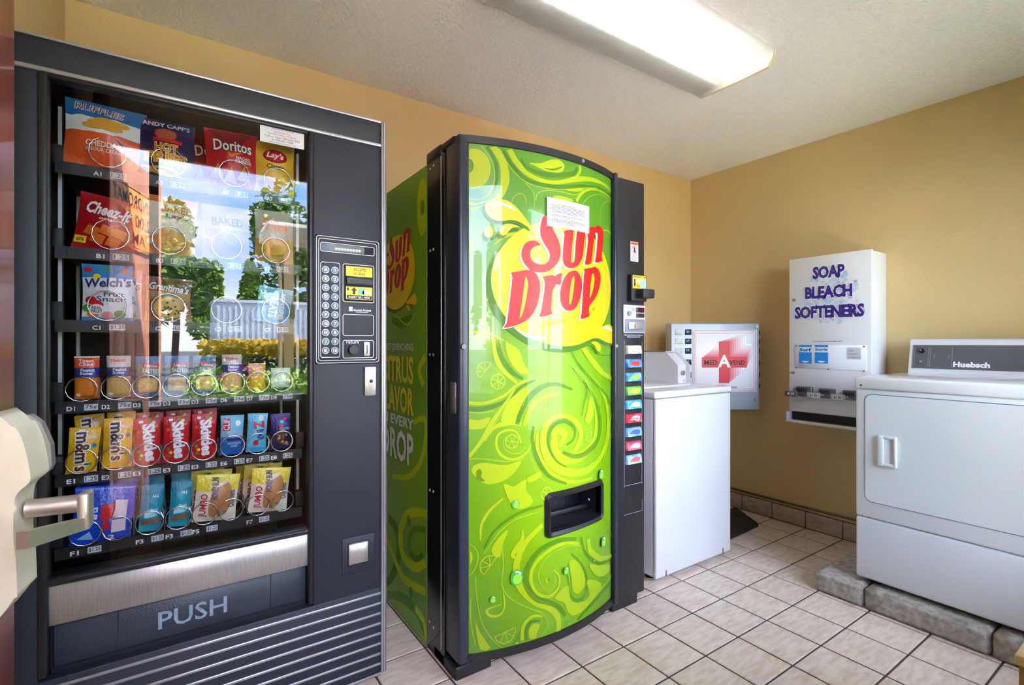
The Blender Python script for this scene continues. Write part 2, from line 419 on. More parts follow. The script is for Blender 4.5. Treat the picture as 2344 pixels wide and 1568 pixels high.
for (p, q, z0, z1) in ((a_, b_, .872, .889),):
    dx, dy = q[0] - p[0], q[1] - p[1]; L = math.hypot(dx, dy); nx, ny = -dy / L * .006, dx / L * .006
    v = [(p[0] + nx, p[1] + ny, z0), (p[0] - nx, p[1] - ny, z0), (q[0] - nx, q[1] - ny, z0 + .022), (q[0] + nx, q[1] + ny, z0 + .022),
         (p[0] + nx, p[1] + ny, z1), (p[0] - nx, p[1] - ny, z1), (q[0] - nx, q[1] - ny, z1 + .026), (q[0] + nx, q[1] + ny, z1 + .026)]
    lv.add(v, [(3, 2, 1, 0), (4, 5, 6, 7), (0, 1, 5, 4), (1, 2, 6, 5), (2, 3, 7, 6), (3, 0, 4, 7)])
lv.rbox(lx - .014, lx + .014, -.100, -.086, .873, .926, .004)
lv.build('lever', M_nick, door)
for z in (.25, 1.05, 1.85): MB().cyl((0, -.006, z - .05), (0, 0, 1), .007, .1, 10).build('hinge', M_nick, door)

# brown gate leaf standing open outside the sidelight, with a sign board on it: mirrored in the snack machine's glass
g0, g1 = Vector((-.345, -.405, -.04)), Vector((-.075, -1.20, -.04)); gd = (g1 - g0).normalized(); gl = (g1 - g0).length
M_leaf = mat('weathered brown boards', (196, 132, 106), .6, var=.25, scale=3, stretch=(5, 5, .7))
gt = thing('yard_gate', g0, 'brown board gate leaf standing open outside the sidelight', 'gate', rz=math.atan2(gd.y, gd.x), local=True)
for k in range(6): MB().rbox(.004 + k * gl / 6, (k + 1) * gl / 6, -.03, 0, 0.02, 2.36, .003, 1).build('board', M_leaf, gt)
for z in (.3, 1.75): MB().rbox(.01, gl - .01, -.055, -.03, z, z + .09, .003, 1).build('batten', M_leaf, gt)
M_sign = mat('orange brown sign board', (244, 164, 84), .5, var=.15, scale=4, stretch=(1, 1, 9))
M_ink = mat('black ink', (22, 20, 22), .55, var=.05)
sg = thing('hours_sign', g0 + Vector((0, 0, 1.9)), 'orange brown opening hours sign mirrored in the snack machine glass', 'sign', rz=math.atan2(gd.y, gd.x), local=True)
# local: x along the gate away from the room, +y is the face seen from the room
MB().rbox(.05, .76, .001, .018, -.12, .28, .003).build('board', M_sign, sg)
P = Print(lambda u, v, h: (u, .018 + h, v))
for q in ((.06, .75, .262, .27), (.06, .75, -.11, -.102), (.06, .068, -.11, .27), (.742, .75, -.11, .27)): P.rect(*q, M_ink)
P.text('LAUNDROMAT', .72, .09, .15, .235, M_ink, .01); P.text('12:00 AM', .64, .16, .03, .11, M_ink, .01); P.text('AM', .52, .34, -.08, -.01, M_ink, .01)
P.build('lettering', sg)

# ================================================================ outside, seen in the glass of the machines
M_asph = mat('asphalt', (92, 92, 96), .9, var=.25, scale=40, bump=.4, bscale=60)
struct('ground', MB().box(-60, 60, -80, -2.0, -.2, -.10), M_asph, 'grey asphalt yard outside the windows')
struct('porch', MB().box(-8, 9, -2.0, YD - T_, -.2, -.04), mat('porch concrete', (206, 200, 188), .85, var=.1, scale=9), 'concrete walkway under the eave outside')
M_yel = mat('cream post paint', (226, 190, 130), .6, var=.05)
def post(x, y, lbl):
    t = thing('porch_post', (x, y, -.04), lbl, 'post')
    MB().rbox(x - .05, x + .05, y - .05, y + .05, -.04, 2.49, .004).build('shaft', M_yel, t)
    MB().rbox(x - .065, x + .065, y - .065, y + .065, 1.45, 1.62, .006).build('collar', mat('mossy collar', (150, 150, 90), .7, var=.2), t)
    MB().tube([(x - .10, y, -.03), (x - .10, y, 2.0), (x - .13, y - .02, 2.15), (x - .22, y - .05, 2.22), (x - .24, y - .05, 2.45)], .022, 8).build('downspout', M_yel, t)
post(1.22, -3.6, 'cream porch post with downspout mirrored at the snack glass edge')
post(3.9, -3.6, 'cream porch post outside the washer side window')
ev = thing('eave_gutter', (2.5, -2.9, 2.38), 'white rain gutter on the garden canopy outside', 'gutter')
MB().box(.90, 4.2, -3.76, -3.68, 2.40, 2.52).build('trough', M_trimw, ev)
MB().box(.90, 4.2, -3.68, -3.0, 2.50, 2.54).build('soffit', M_trimw, ev)

def leafball(mb, c, r, n, size, rng, nm=1):
    for _ in range(n):
        while True:
            d = Vector((rng.uniform(-1, 1), rng.uniform(-1, 1), rng.uniform(-1, 1)))
            if .25 < d.length < 1: break
        d = d.normalized() * d.length ** .35
        p = Vector((c[0] + d.x * r[0], c[1] + d.y * r[1], c[2] + d.z * r[2]))
        a = Vector((rng.uniform(-1, 1), rng.uniform(-1, 1), rng.uniform(-.6, .6))).normalized(); b = a.cross(Vector((rng.uniform(-1, 1), rng.uniform(-1, 1), rng.uniform(-1, 1)))).normalized()
        s = size * rng.uniform(.6, 1.3)
        mb.add([p - a * s, p + b * s * .5, p + a * s, p - b * s * .5], [(0, 1, 2, 3)], rng.randrange(nm))
M_lf = [mat('leaf green dark', (92, 128, 52), .6, var=.3, scale=3), mat('leaf green', (128, 168, 66), .6, var=.3, scale=3), mat('leaf green light', (170, 204, 84), .6, var=.3, scale=3)]
M_bark = mat('bark', (92, 72, 54), .9, var=.3, scale=12, bump=.5, bscale=30)
rng = random.Random(3)
def tree(x, y, h, rx, lbl, dark=0):
    t = thing('yard_tree', (x, y, -.1), lbl, 'tree', 'trees beyond the yard')
    MB().tube([(x, y, -.12), (x + .1, y, h * .3), (x - .05, y, h * .6), (x, y, h * .8)], .12, 7).build('trunk', M_bark, t)
    mb = MB()
    for k in range(9):
        a = rng.uniform(0, 6.28); q = rng.uniform(0, .55); zz = h * rng.uniform(.42, .86)
        s = 1.1 - abs(zz / h - .55)
        leafball(mb, (x + math.cos(a) * rx * q, y + math.sin(a) * rx * q, zz), (rx * .55 * s, rx * .55 * s, h * .17), 260, .17, rng, 2)
    leafball(mb, (x, y, h * .9), (rx * .3, rx * .3, h * .12), 160, .15, rng, 2)
    mb.build('crown', [M_lf[dark], M_lf[min(dark + 1, 2)]], t)
tree(.0, -20, 6.6, 1.25, 'dark green tree mirrored low beside the sky in the snack glass')
tree(1.2, -24, 5.0, .8, 'small tree behind the white container', 1)
tree(3.1, -24.5, 5.2, .7, 'second small tree behind the white container', 1)
tree(3.7, -18.4, 8.0, 1.25, 'tall tree standing next to the white container', 0)
tree(7.4, -17, 7.0, 1.3, 'tall bushy tree beyond the right end of the container', 0)
tree(11.5, -15, 6.6, 2.0, 'broad tree far along the yard opposite the washer window', 1)
tree(-2.6, -19, 5.2, 1.6, 'broad dark tree across the yard opposite the open door', 0)
# shipping container
ct = thing('shipping_container', (2.3, -14.5, -.1), 'white corrugated shipping container parked across the yard', 'container')
M_cont = mat('container paint', (214, 222, 230), .55, var=.08, scale=2)
MB().box(1.0, 3.9, -16, -13.6, -.02, 2.35).build('body', M_cont, ct)
for k in range(19):
    x = 1.05 + k * .15
    MB().box(x, x + .07, -13.62, -13.56, .08, 2.22).build('rib', M_cont, ct)
MB().box(.97, 3.93, -16.03, -13.55, 2.33, 2.42).build('top_rail', M_cont, ct)
# clipped hedge with yellow tops, flower bed
hd = thing('garden_hedge', (1.2, -4.4, -.1), 'clipped green hedge with yellow top across the bed', 'hedge')
mb = MB()
for k in range(26): leafball(mb, (.35 + k * .09, -4.4 + rng.uniform(-.1, .1), .55), (.16, .3, .5), 150, .05, rng, 2)
mb.build('foliage', [M_lf[0], M_lf[1]], hd)
mb = MB()
for k in range(24): leafball(mb, (.40 + k * .09, -4.35 + rng.uniform(-.1, .1), 1.06), (.15, .28, .12), 110, .05, rng, 1)
mb.build('yellow_top', mat('yellow leaf', (232, 204, 60), .6, var=.2), hd)
bed = thing('flower_bed', (1.0, -2.9, -.1), 'leafy flower bed with pink and violet blooms outside the window', 'flower bed')
mb = MB()
for k in range(24): leafball(mb, (.25 + (k % 12) * .14, -2.55 - .5 * (k // 12), .42 + rng.uniform(0, .12)), (.16, .28, .34), 120, .055, rng, 2)
mb.build('foliage', [M_lf[1], M_lf[2]], bed)
mb = MB()
for k in range(5): leafball(mb, (.30 + k * .1, -2.6 + rng.uniform(-.2, .2), .80 + rng.uniform(-.1, .08)), (.07, .1, .09), 60, .03, rng, 2)
mb.build('blooms', [mat('pink petal', (214, 70, 130), .6, var=.2), mat('violet petal', (120, 60, 150), .6, var=.2)], bed)
MB().rbox(.05, 2.1, -2.2, -2.1, -.1, .12, .01).build('kerb', M_trimw, bed)

# ================================================================ snack vending machine
SX0, SX1, SF, SZ = -.315, .596, 1.638, 1.885
M_blk = mat('black textured steel', (28, 29, 33), .52, var=.12, scale=120, bump=.25, bscale=400)
M_navy = mat('charcoal textured vinyl', (30, 33, 43), .5, var=.1, scale=160, bump=.25, bscale=500)
M_int = mat('black interior steel', (26, 26, 30), .4, var=.15, scale=30)
M_gask = mat('black rubber gasket', (24, 23, 26), .4, var=.1, scale=40)
M_alu = mat('silver trim', (186, 186, 194), .32, metal=.75, var=.05, scale=40)
M_steel = mat('brushed stainless steel', (196, 190, 186), .38, metal=.8, var=.16, scale=14, stretch=(22, 1, 1.5), bump=.05, bscale=90)
M_wht = mat('white ink', (240, 240, 242), .5, var=.02)
M_lbl = mat('white paper label', (206, 207, 211), .6, var=.04, scale=50)
M_flap = mat('charcoal plastic flap', (50, 55, 64), .42, var=.18, scale=9, bump=.3, bscale=300)
M_chrome = mat('chrome wire', (225, 225, 228), .18, metal=1, var=.03)
M_yelL = mat('yellow label', (240, 205, 40), .5, var=.04)
sn = thing('snack_vending_machine', ((SX0 + SX1) / 2, 1.98, 0), 'tall black snack vending machine with glass front and keypad', 'vending machine')
cb = MB()
cb.box(SX0, SX0 + .03, SF + .03, YB - .01, .03, SZ).box(SX1 - .03, SX1, SF + .03, YB - .01, .03, SZ).box(SX0, SX1, YB - .04, YB - .01, .03, SZ)
cb.box(SX0, SX1, SF + .03, YB - .01, SZ - .04, SZ).box(SX0, SX1, SF + .03, YB - .01, .03, .30)
cb.build('cabinet', M_blk, sn)
MB().box(.362, .392, SF + .04, YB - .05, .30, SZ - .04).build('inner_wall', M_int, sn)
for x in (SX0 + .05, SX1 - .1):
    for y in (SF + .06, YB - .12): MB().cyl((x + .02, y, 0), (0, 0, 1), .02, .035, 12).build('foot', M_blk, sn)
# door front
MB().rbox(SX0, .578, SF, SF + .035, 1.806, 1.878, .003).build('header_panel', M_navy, sn)
MB().rbox(SX0, .580, SF - .004, SF + .03, 1.877, SZ, .002).build('top_trim', M_alu, sn)
MB().rbox(SX0, .578, SF - .007, SF + .03, 1.796, 1.807, .003).build('header_trim', M_alu, sn)
MB().rbox(SX0, -.271, SF, SF + .035, .03, 1.797, .003).build('left_stile', M_navy, sn)
g = MB().rbox(-.272, -.253, SF - .006, SF + .035, .325, 1.797, .005).rbox(.346, .361, SF - .006, SF + .035, .325, 1.797, .005)
g.rbox(-.253, .346, SF - .004, SF + .035, 1.786, 1.797, .003).rbox(-.256, .348, SF - .007, SF + .035, .545, .561, .004)
g.build('window_gasket', M_gask, sn)
MB().rbox(.361, .578, SF, SF + .035, .315, 1.797, .003).build('control_panel', M_navy, sn)
MB().rbox(.577, SX1, SF - .008, SF + .04, .03, SZ, .004, 2).build('side_trim', M_alu, sn)
MB().rbox(.5835, .5855, SF - .0092, SF - .006, .032, SZ - .002, .0005, 1).rbox(.591, .5925, SF - .0092, SF - .006, .032, SZ - .002, .0005, 1).build('trim_groove', mat('grey groove', (120, 120, 128), .4, metal=.5), sn)
MB().rbox(-.271, .578, SF, SF + .035, .03, .3165, .003).build('kick_panel', M_navy, sn)
for k in range(9):
    z = .297 - k * .0338
    MB().rbox(-.271, .577, SF - .0035, SF + .002, z - .0042, z + .0042, .0015, 1).build('stripe', M_alu, sn)
MB().rbox(-.253, .346, SF + .001, SF + .012, .446, .546, .002, 1).build('steel_panel', M_steel, sn)
fl = MB().rbox(-.246, .343, SF + .020, SF + .030, .334, .446, .002, 1).build('push_flap', M_flap, sn)
for x in (-.12, .243): MB().box(x - .0008, x + .0008, SF + .0185, SF + .0205, .336, .445).build('seam', M_gask, fl)
P = Print(lambda u, v, h: (u, SF + .020 - h, v), base=.0012)
P.text('PUSH', -.034, .127, .361, .407, mat('worn bright lettering', (150, 170, 186), .3, metal=.4, var=.3, scale=40), .012); P.build('lettering', fl)
MB().box(-.253, .346, SF + .033, SF + .06, .30, .56).build('delivery_backing', M_int, sn)
pane = MB().box(-.254, .347, SF + .006, SF + .011, .556, 1.792).build('glass_pane', glass('vending glass', 1.44, (.88, .88, .88)), sn)
# sticker inside the glass corner
st = MB().box(.212, .335, SF + .0045, SF + .0055, 1.738, 1.790).build('service_sticker', M_lbl, sn)
P = Print(lambda u, v, h: (u, SF + .0045 - h, v), step=.0002, base=.0003)
M_blu = mat('blue ink', (50, 90, 170), .5, var=.03); M_red = mat('red ink', (208, 40, 44), .5, var=.03)
for t, z, h, m in (('Advanced Vending', 1.7835, .0075, M_blu), ('Solutions, Inc.', 1.7745, .007, M_red), ('For Sales, Service, Or Repair', 1.7665, .0062, M_ink), ('Call or Text: 704-560-2955', 1.7585, .0062, M_ink), ('or 704-651-9268', 1.7505, .0062, M_ink), ('www.advancedvending.com', 1.7425, .006, M_blu)):
    P.textc(t, .2735, z, h, m, .0, .112)
P.build('lettering', st)
# keypad unit
kp = MB().rbox(.366, .572, SF - .005, SF + .004, 1.071, 1.480, .004).build('keypad_unit', M_navy, sn)
P = Print(lambda u, v, h: (u, SF - .005 - h, v), step=.0002)
def frame_(P, x0, x1, z0, z1, r, wd, m): 
    q = rounded(x0, x1, z0, z1, r); q.append(q[0]); P.ribbon(q, wd, m, 1)
for q in ((.369, .569, 1.075, 1.476, .008), (.376, .562, 1.083, 1.468, .008), (.382, .553, 1.428, 1.456, .005), (.382, .441, 1.093, 1.394, .006), (.451, .552, 1.272, 1.394, .006), (.451, .551, 1.163, 1.231, .006), (.451, .551, 1.090, 1.147, .006)):
    frame_(P, *q, .0016, M_wht)
P.text('Automatic Products', .484, .542, 1.242, 1.250, M_wht, .01); P.rect(.470, .482, 1.242, 1.256, M_wht); P.rect(.492, .532, 1.2385, 1.2395, M_wht)
P.textc('return', .482, 1.141, .009, M_wht, .005)
P.build('keypad_print', kp)
MB().box(.385, .551, SF - .0058, SF - .0048, 1.430, 1.454).build('display', mat('display window', (34, 34, 38), .15), kp)
P = Print(lambda u, v, h: (u, SF - .0058 - h, v)); P.rect(.408, .520, 1.431, 1.453, mat('display glow', (96, 92, 86), .3, var=.1)); P.up()
P.text('*********', .425, .508, 1.4345, 1.444, mat('display segments', (176, 196, 186), .4, emit=.35), .01); P.build('display_segments', kp)
bl = 'ABCDEFGHJK'
M_ring = mat('button ring', (150, 152, 158), .35, metal=.6, var=.05)
M_btn = mat('brushed button', (84, 86, 92), .32, metal=.7, var=.1, scale=60)
for r_ in range(10):
    for c_ in range(2):
        x = .3965 + c_ * .0285; z = 1.370 - r_ * .02835
        b = MB().cyl((x, SF - .005, z), (0, -1, 0), .0122, .003, 20, 0, .0112).cyl((x, SF - .008, z), (0, -1, 0), .0092, .003, 18, 1, .0085)
        ob = b.build('button', [M_ring, M_btn], kp)
        P = Print(lambda u, v, h: (u, SF - .011 - h, v)); P.textc(bl[r_] if c_ == 0 else str(r_ + 1), x, z, .0095, M_wht, .03); P.build('character', kp)
# bill acceptor
ba = MB().rbox(.456, .548, SF - .010, SF - .002, 1.276, 1.390, .003).build('bill_acceptor', M_blk, sn)
P = Print(lambda u, v, h: (u, SF - .010 - h, v), step=.0003)
P.rect(.459, .545, 1.355, 1.387, M_yelL); P.rect(.459, .545, 1.280, 1.321, M_yelL); P.up()
P.text('ACCEPTS', .483, .524, 1.373, 1.382, M_ink, .01, .2); P.text('$1 BILLS', .485, .521, 1.360, 1.368, M_ink, .01, .2)
P.rect(.462, .543, 1.2815, 1.2935, M_ink); P.poly([(.481, 1.297), (.489, 1.297), (.489, 1.309), (.4945, 1.309), (.485, 1.3195), (.4755, 1.309), (.481, 1.309)], M_ink)
P.rect(.498, .518, 1.297, 1.318, mat('note green', (110, 190, 160), .5)); P.poly([(.512, 1.298), (.540, 1.298), (.540, 1.308), (.522, 1.314), (.512, 1.308)], mat('pale hand', (236, 226, 190), .5)); P.poly(ell(.465, 1.313, .004, .005, 8), M_ink); P.up()
P.text('INSERT BILL HERE', .467, .538, 1.284, 1.291, M_wht, .01, .2); P.build('label_print', ba)
MB().rbox(.458, .546, SF - .020, SF - .008, 1.325, 1.352, .003).box(.468, .545, SF - .0205, SF - .019, 1.332, 1.342, 1).build('bill_slot', [M_gask, mat('slot black', (8, 8, 10), .4)], ba)
MB().cyl((.482, SF - .005, 1.116), (0, -1, 0), .0155, .014, 24, 0, .0145).build('return_knob', M_gask, kp)
MB().rbox(.517, .539, SF - .009, SF - .003, 1.094, 1.143, .004).box(.5262, .5298, SF - .0095, SF - .008, 1.103, 1.133, 1).build('coin_slot', [M_steel, M_gask], kp)
lk = MB().rbox(.5205, .560, SF - .008, SF + .002, .963, 1.060, .003).cyl((.541, SF - .008, 1.012), (0, -1, 0), .011, .003, 20, 0).build('lock_plate', M_steel, sn)
MB().cyl((.541, SF - .0108, 1.012), (0, -1, 0), .006, .001, 14).build('keyhole', M_gask, lk)
cr = MB().rbox(.448, .556, SF - .003, SF + .003, .388, .506, .006).build('coin_return', M_navy, sn)
MB().rbox(.466, .536, SF - .0055, SF - .001, .412, .488, .002, 1, 0).rbox(.469, .533, SF - .0075, SF - .004, .417, .484, .002, 1, 1).build('return_flap', [M_gask, M_steel], cr)

# ---------------------------------------------------------------- shelves, spiral coils and price tags
TY = 1.700
def coil_mesh(r, turns, pitch):
    p = []; n = 14
    for i in range(n + 1): p.append((r * math.cos(2 * math.pi * i / n - 1.2), 0, r * math.sin(2 * math.pi * i / n - 1.2)))
    N = int(turns * n)
    for i in range(1, N + 1):
        a = 2 * math.pi * i / n - 1.2; p.append((r * math.cos(a), pitch * i / n, r * math.sin(a)))
    return MB().tube(p, .0016, 5).mesh('spiral_coil', M_chrome)
C33 = coil_mesh(.0318, 7, .062); C39 = coil_mesh(.0395, 6, .078)
M_rail = mat('black price rail', (24, 24, 28), .35, var=.1)
ROWS = {
 'A': (1.587, C39, .0395, [-.144, -.012, .149, .268], ['A1', 'A3', 'A5', 'A7'], ['1.25'] * 4),
 'B': (1.370, C39, .0395, [-.138, -.010, .130, .262], ['B1', 'B3', 'B5', 'B7'], ['1.25'] * 4),
 'C': (1.181, C39, .0395, [-.146, -.012, .130, .262], ['C1', 'C3', 'C3', 'C7'], ['$1.25'] * 4),
 'D': (.971, C33, .0318, [-.197, -.127, -.061, .006, .073, .145, .213, .280], ['D1', 'D2', 'D3', 'D3', 'D3', 'D6', 'D7', 'D8'], ['75¢'] * 8),
 'E': (.784, C33, .0318, [-.197, -.127, -.061, .006, .073, .145, .213, .280], ['E1', 'E2', 'E3', 'E3', 'E3', 'E6', 'E7', 'E8'], ['1.25'] * 8),
 'F': (.597, C33, .0318, [-.190, -.125, -.055, .012, .075, .142, .213, .282], ['F1', '', 'F3', 'F3', 'F5', '', 'F7', ''], ['$1.25'] * 8)}
for rn, (zt, cm, cr_, xs_, codes, prices) in ROWS.items():
    floor_z = zt + .013
    tray = MB().box(-.250, .340, TY + .004, 2.20, floor_z - .004, floor_z).box(-.250, .340, TY, TY + .004, zt - .014, floor_z + .004)
    tray = tray.build('shelf_tray', M_int, sn)
    for k, x in enumerate(xs_):
        zc = floor_z + cr_ + .0035
        o = link('spiral_coil', cm, tray); o.location = Vector((x, TY - .010, zc)) - origin(tray)
        if rn == 'F' and k in (1, 5, 7): o.scale = (-1, 1, 1)
        if codes[k]:
            wide = .028 if len(xs_) == 8 else .034
            P = Print(lambda u, v, h: (u, TY - h, v), step=.0003)
            P.rect(x + .004, x + .004 + wide, zt - .0085, zt + .0075, M_lbl); P.up(); P.text(prices[k], x + .0065, x + .002 + wide, zt - .006, zt + .005, M_ink, .015)
            P.text(codes[k], x - .030, x - .014, zt - .0075, zt + .0035, M_wht, .02)
            P.build('price_tag', tray)
    if len(xs_) == 8:
        for k in range(1, 8):
            if rn == 'F' and k in (1, 5, 7): continue
            x = (xs_[k - 1] + xs_[k]) / 2
            MB().box(x - .0008, x + .0008, TY + .012, 2.18, floor_z, floor_z + .06).build('divider', mat('clear divider', (120, 124, 130), .25, alpha=.5), tray)
for x in (-.247, .337):
    for y in (1.75, 2.05): MB().box(x - .004, x + .004, y, y + .025, .58, 1.76).build('shelf_rail', M_steel, sn)
    for z in (1.60, 1.385, 1.196, .986, .799, .612):
        MB().rbox(x - .012, x + .012, 1.715, 1.735, z + .0, z + .05, .003).build('tray_latch', M_blk, sn)

# ---------------------------------------------------------------- snack packs
def bag_mat(name, stops, rough=.28, wob=.02, foil=0.0):
    """wrapper printed in bands from bottom (0) to top (1)"""
    if name in MATS: return MATS[name]
    m = bpy.data.materials.new(name); m.use_nodes = True
    n = m.node_tree.nodes; l = m.node_tree.links; b = n['Principled BSDF']
    b.inputs['Roughness'].default_value = rough; b.inputs['Metallic'].default_value = foil
    uv = n.new('ShaderNodeTexCoord'); nz = n.new('ShaderNodeTexNoise'); nz.inputs['Scale'].default_value = 4; l.new(uv.outputs['UV'], nz.inputs['Vector'])
    sp = n.new('ShaderNodeSeparateXYZ'); l.new(uv.outputs['UV'], sp.inputs[0])
    ma = n.new('ShaderNodeMath'); ma.operation = 'MULTIPLY_ADD'; ma.inputs[1].default_value = wob * 2; l.new(nz.outputs['Fac'], ma.inputs[0])
    sb = n.new('ShaderNodeMath'); sb.operation = 'SUBTRACT'; sb.inputs[1].default_value = wob; l.new(sp.outputs['Y'], sb.inputs[0]); l.new(sb.outputs[0], ma.inputs[2])
    r = n.new('ShaderNodeValToRGB'); r.color_ramp.interpolation = 'CONSTANT'; l.new(ma.outputs[0], r.inputs[0])
    e = r.color_ramp.elements
    for i, (p, c) in enumerate(stops):
        q = e[i] if i < 1 else (e.new(p) if i > 1 else e[1])
        q.position = p; q.color = lin(c)
    if len(stops) == 1: e[1].position = 1; e[1].color = lin(stops[0][1])
    n2 = n.new('ShaderNodeTexNoise'); n2.inputs['Scale'].default_value = 9; n2.inputs['Detail'].default_value = 3; l.new(uv.outputs['UV'], n2.inputs['Vector'])
    bp = n.new('ShaderNodeBump'); bp.inputs['Strength'].default_value = .35; bp.inputs['Distance'].default_value = .01; l.new(n2.outputs['Fac'], bp.inputs['Height']); l.new(bp.outputs[0], b.inputs['Normal'])
    l.new(r.outputs[0], b.inputs['Base Color'])
    MATS[name] = m
    return m

def pillow(w, h, t, seed=0, crimp=.045, boxy=0.0):
    """front surface of a sealed wrapper: fn(u, v, off) in metres, u to the right, v up, both 0..1"""
    rg = random.Random(seed); ph = [rg.uniform(0, 6.28) for _ in range(6)]
    def dep(u, v):
        v2 = min(max((v - crimp) / (1 - 2 * crimp), 0), 1); u2 = min(max(u, 0), 1)
        p = .9 - .55 * boxy
        d = (max(math.sin(math.pi * u2), 0) ** p) * (max(math.sin(math.pi * v2), 0) ** (p * .8))
        wr = .07 * math.sin(7 * u2 + ph[0] + 3 * v2) * math.sin(9 * v2 + ph[1]) + .04 * math.sin(23 * u2 + ph[2]) * (abs(v2 - .5) * 2) ** 2
        return t / 2 * max(d * (1 + (1 - boxy) * wr), 0)
    def edge(u, v):
        s = 1 - .05 * (1 - boxy) * math.sin(math.pi * v) * (1 if t > .012 else .4)
        return (u - .5) * w * s
    return lambda u, v, o=0: (edge(u, v), -dep(u, v) - o, (v - .5) * h), dep, edge

def bag_mesh(fn, dep, edge, h, m, nu=14, nv=18):
    vs, fs, uv = [], [], []
    for side in (0, 1):
        k = len(vs)
        for j in range(nv + 1):
            for i in range(nu + 1):
                u, v = i / nu, j / nv; p = fn(u, v)
                vs.append(p if side == 0 else (p[0], -p[1] + .0006, p[2])); uv.append((u, v))
        for j in range(nv):
            for i in range(nu):
                a = k + j * (nu + 1) + i; q = (a, a + 1, a + nu + 2, a + nu + 1)
                fs.append(q if side == 0 else q[::-1])
    me = bpy.data.meshes.new('wrapper'); me.from_pydata(vs, [], fs); me.materials.append(m)
    ul = me.uv_layers.new(name='UVMap')
    for lp in me.loops: ul.data[lp.index].uv = uv[lp.vertex_index]
    me.polygons.foreach_set('use_smooth', [True] * len(fs)); me.update()
    return me

PACKS = {}
def pack_kind(key, w, h, t, stops, art=None, seed=0, boxy=0.0, rough=.28, foil=0.0, crimp=.045, wob=.02):
    fn, dep, edge = pillow(w, h, t, seed, crimp, boxy)
    me = bag_mesh(fn, dep, edge, h, bag_mat('wrapper ' + key, stops, rough, wob, foil))
    pm = None
    if art:
        P = Print(fn, .07, .07, .0005, .0007); art(P); pm = P.mb.mesh('front_print', P.inks)
    PACKS[key] = (me, pm, w, h, t)

def put(key, name, label, x, z0, y=1.716, rx=0.0, ry=0.0, rz=0.0, cat='snack', group=None):
    """stand a pack on its shelf: x centre, z of its lower edge"""
    me, pm, w, h, t = PACKS[key]
    o = link(name, me, None, (x, y, z0 + h / 2)); o.rotation_euler = (R(rx), R(ry), R(rz))
    tag(o, label, cat, group)
    if pm: link('front_print', pm, o)
    return o

def C_(n, c, **k): return mat('ink ' + n, c, .4, var=.03, **k)
iW, iK, iR, iY, iN = C_('white', (244, 244, 246)), C_('black', (24, 22, 24)), C_('red', (206, 22, 34)), C_('yellow', (250, 214, 40)), C_('navy', (28, 40, 110))
iO, iBr, iTan, iG, iB, iCy, iPk = C_('orange', (238, 120, 40)), C_('brown', (84, 46, 26)), C_('cracker', (224, 176, 104)), C_('green', (80, 160, 60)), C_('blue', (34, 110, 200)), C_('cyan', (110, 190, 226)), C_('pink', (236, 150, 160))
iChip = C_('chip', (226, 166, 60)); iMar = C_('maroon', (128, 20, 40)); iVi = C_('violet', (110, 50, 140))
def fries(P, pts, s, m, n=10, seed=1):
    rg = random.Random(seed)
    for _ in range(n):
        P.up(.3); cx = pts[0] + rg.uniform(-1, 1) * s[0]; cz = pts[1] + rg.uniform(-1, 1) * s[1]; a = rg.uniform(-.5, .5); l_ = s[2]
        P.poly([(cx - l_ * math.cos(a) + .02 * math.sin(a), cz - l_ * math.sin(a) * .6 - .015), (cx + l_ * math.cos(a), cz + l_ * math.sin(a) * .6 - .015), (cx + l_ * math.cos(a), cz + l_ * math.sin(a) * .6 + .02), (cx - l_ * math.cos(a), cz - l_ * math.sin(a) * .6 + .02)], m)

def a_ruffles(P):
    for k, (cx, cz) in enumerate(((.42, .66), (.58, .60), (.50, .70), (.66, .68), (.36, .60))):
        P.up(.4); P.poly(ell(cx, cz, .15, .055, 16, .2), iChip)
    P.up(); P.textq('RUFFLES', (.12, .845), (.72, .785), (.12, .955), iW, .06, .1); P.up(); P.textq('RUFFLES', (.12, .845), (.72, .785), (.12, .955), iMar, .0, .1)
    P.text('CHEDDAR', .27, .72, .29, .37, iW, .02); P.text('& SOUR CREAM', .27, .72, .22, .27, iW, .01)
pack_kind('ruffles', .172, .168, .06, [(0, (226, 92, 40)), (.50, (238, 240, 240)), (.74, (36, 112, 176))], a_ruffles, 1, wob=.06)
def a_hot(P):
    P.poly(ell(.5, .74, .2, .12, 20), iMar); P.up(); P.poly(ell(.5, .74, .18, .10, 20), C_('tan red', (176, 90, 60))); P.up(); P.rect(.28, .78, .60, .66, iR); P.up(); P.text("ANDY CAPP'S", .12, .9, .87, .95, iW, .02)
    P.text('HOT', .32, .70, .43, .57, iY, .06); P.text('FRIES', .16, .86, .26, .41, iY, .06); P.up(); P.text('HOT', .32, .70, .43, .57, iR, .0); P.text('FRIES', .16, .86, .26, .41, iO, .0)
    fries(P, (.5, .12), (.3, .06, .12), iChip, 12)
pack_kind('hotfries', .142, .165, .05, [(0, (60, 36, 60)), (.3, (36, 32, 78))], a_hot, 2)
def a_dor(P):
    P.poly([(.05, .98), (.5, .6), (.9, .98)], C_('dark red', (140, 16, 30))); P.up()
    P.poly([(.36, .62), (.46, .50), (.9, .70), (.46, .55)], iO); P.up(); P.text('Doritos', .15, .87, .615, .805, iK, .06); P.up(); P.text('Doritos', .15, .87, .615, .805, iW, .02)
    P.text('NACHO', .56, .84, .48, .53, iW, .02); P.text('CHEESE', .54, .86, .42, .47, iW, .02)
    for a, b in ((.2, .25), (.45, .2), (.7, .24)): P.up(.4); P.poly([(a - .14, b - .1), (a + .12, b - .12), (a + .02, b + .14)], iChip)
pack_kind('doritos', .142, .170, .055, [(0, (190, 26, 36))], a_dor, 3)
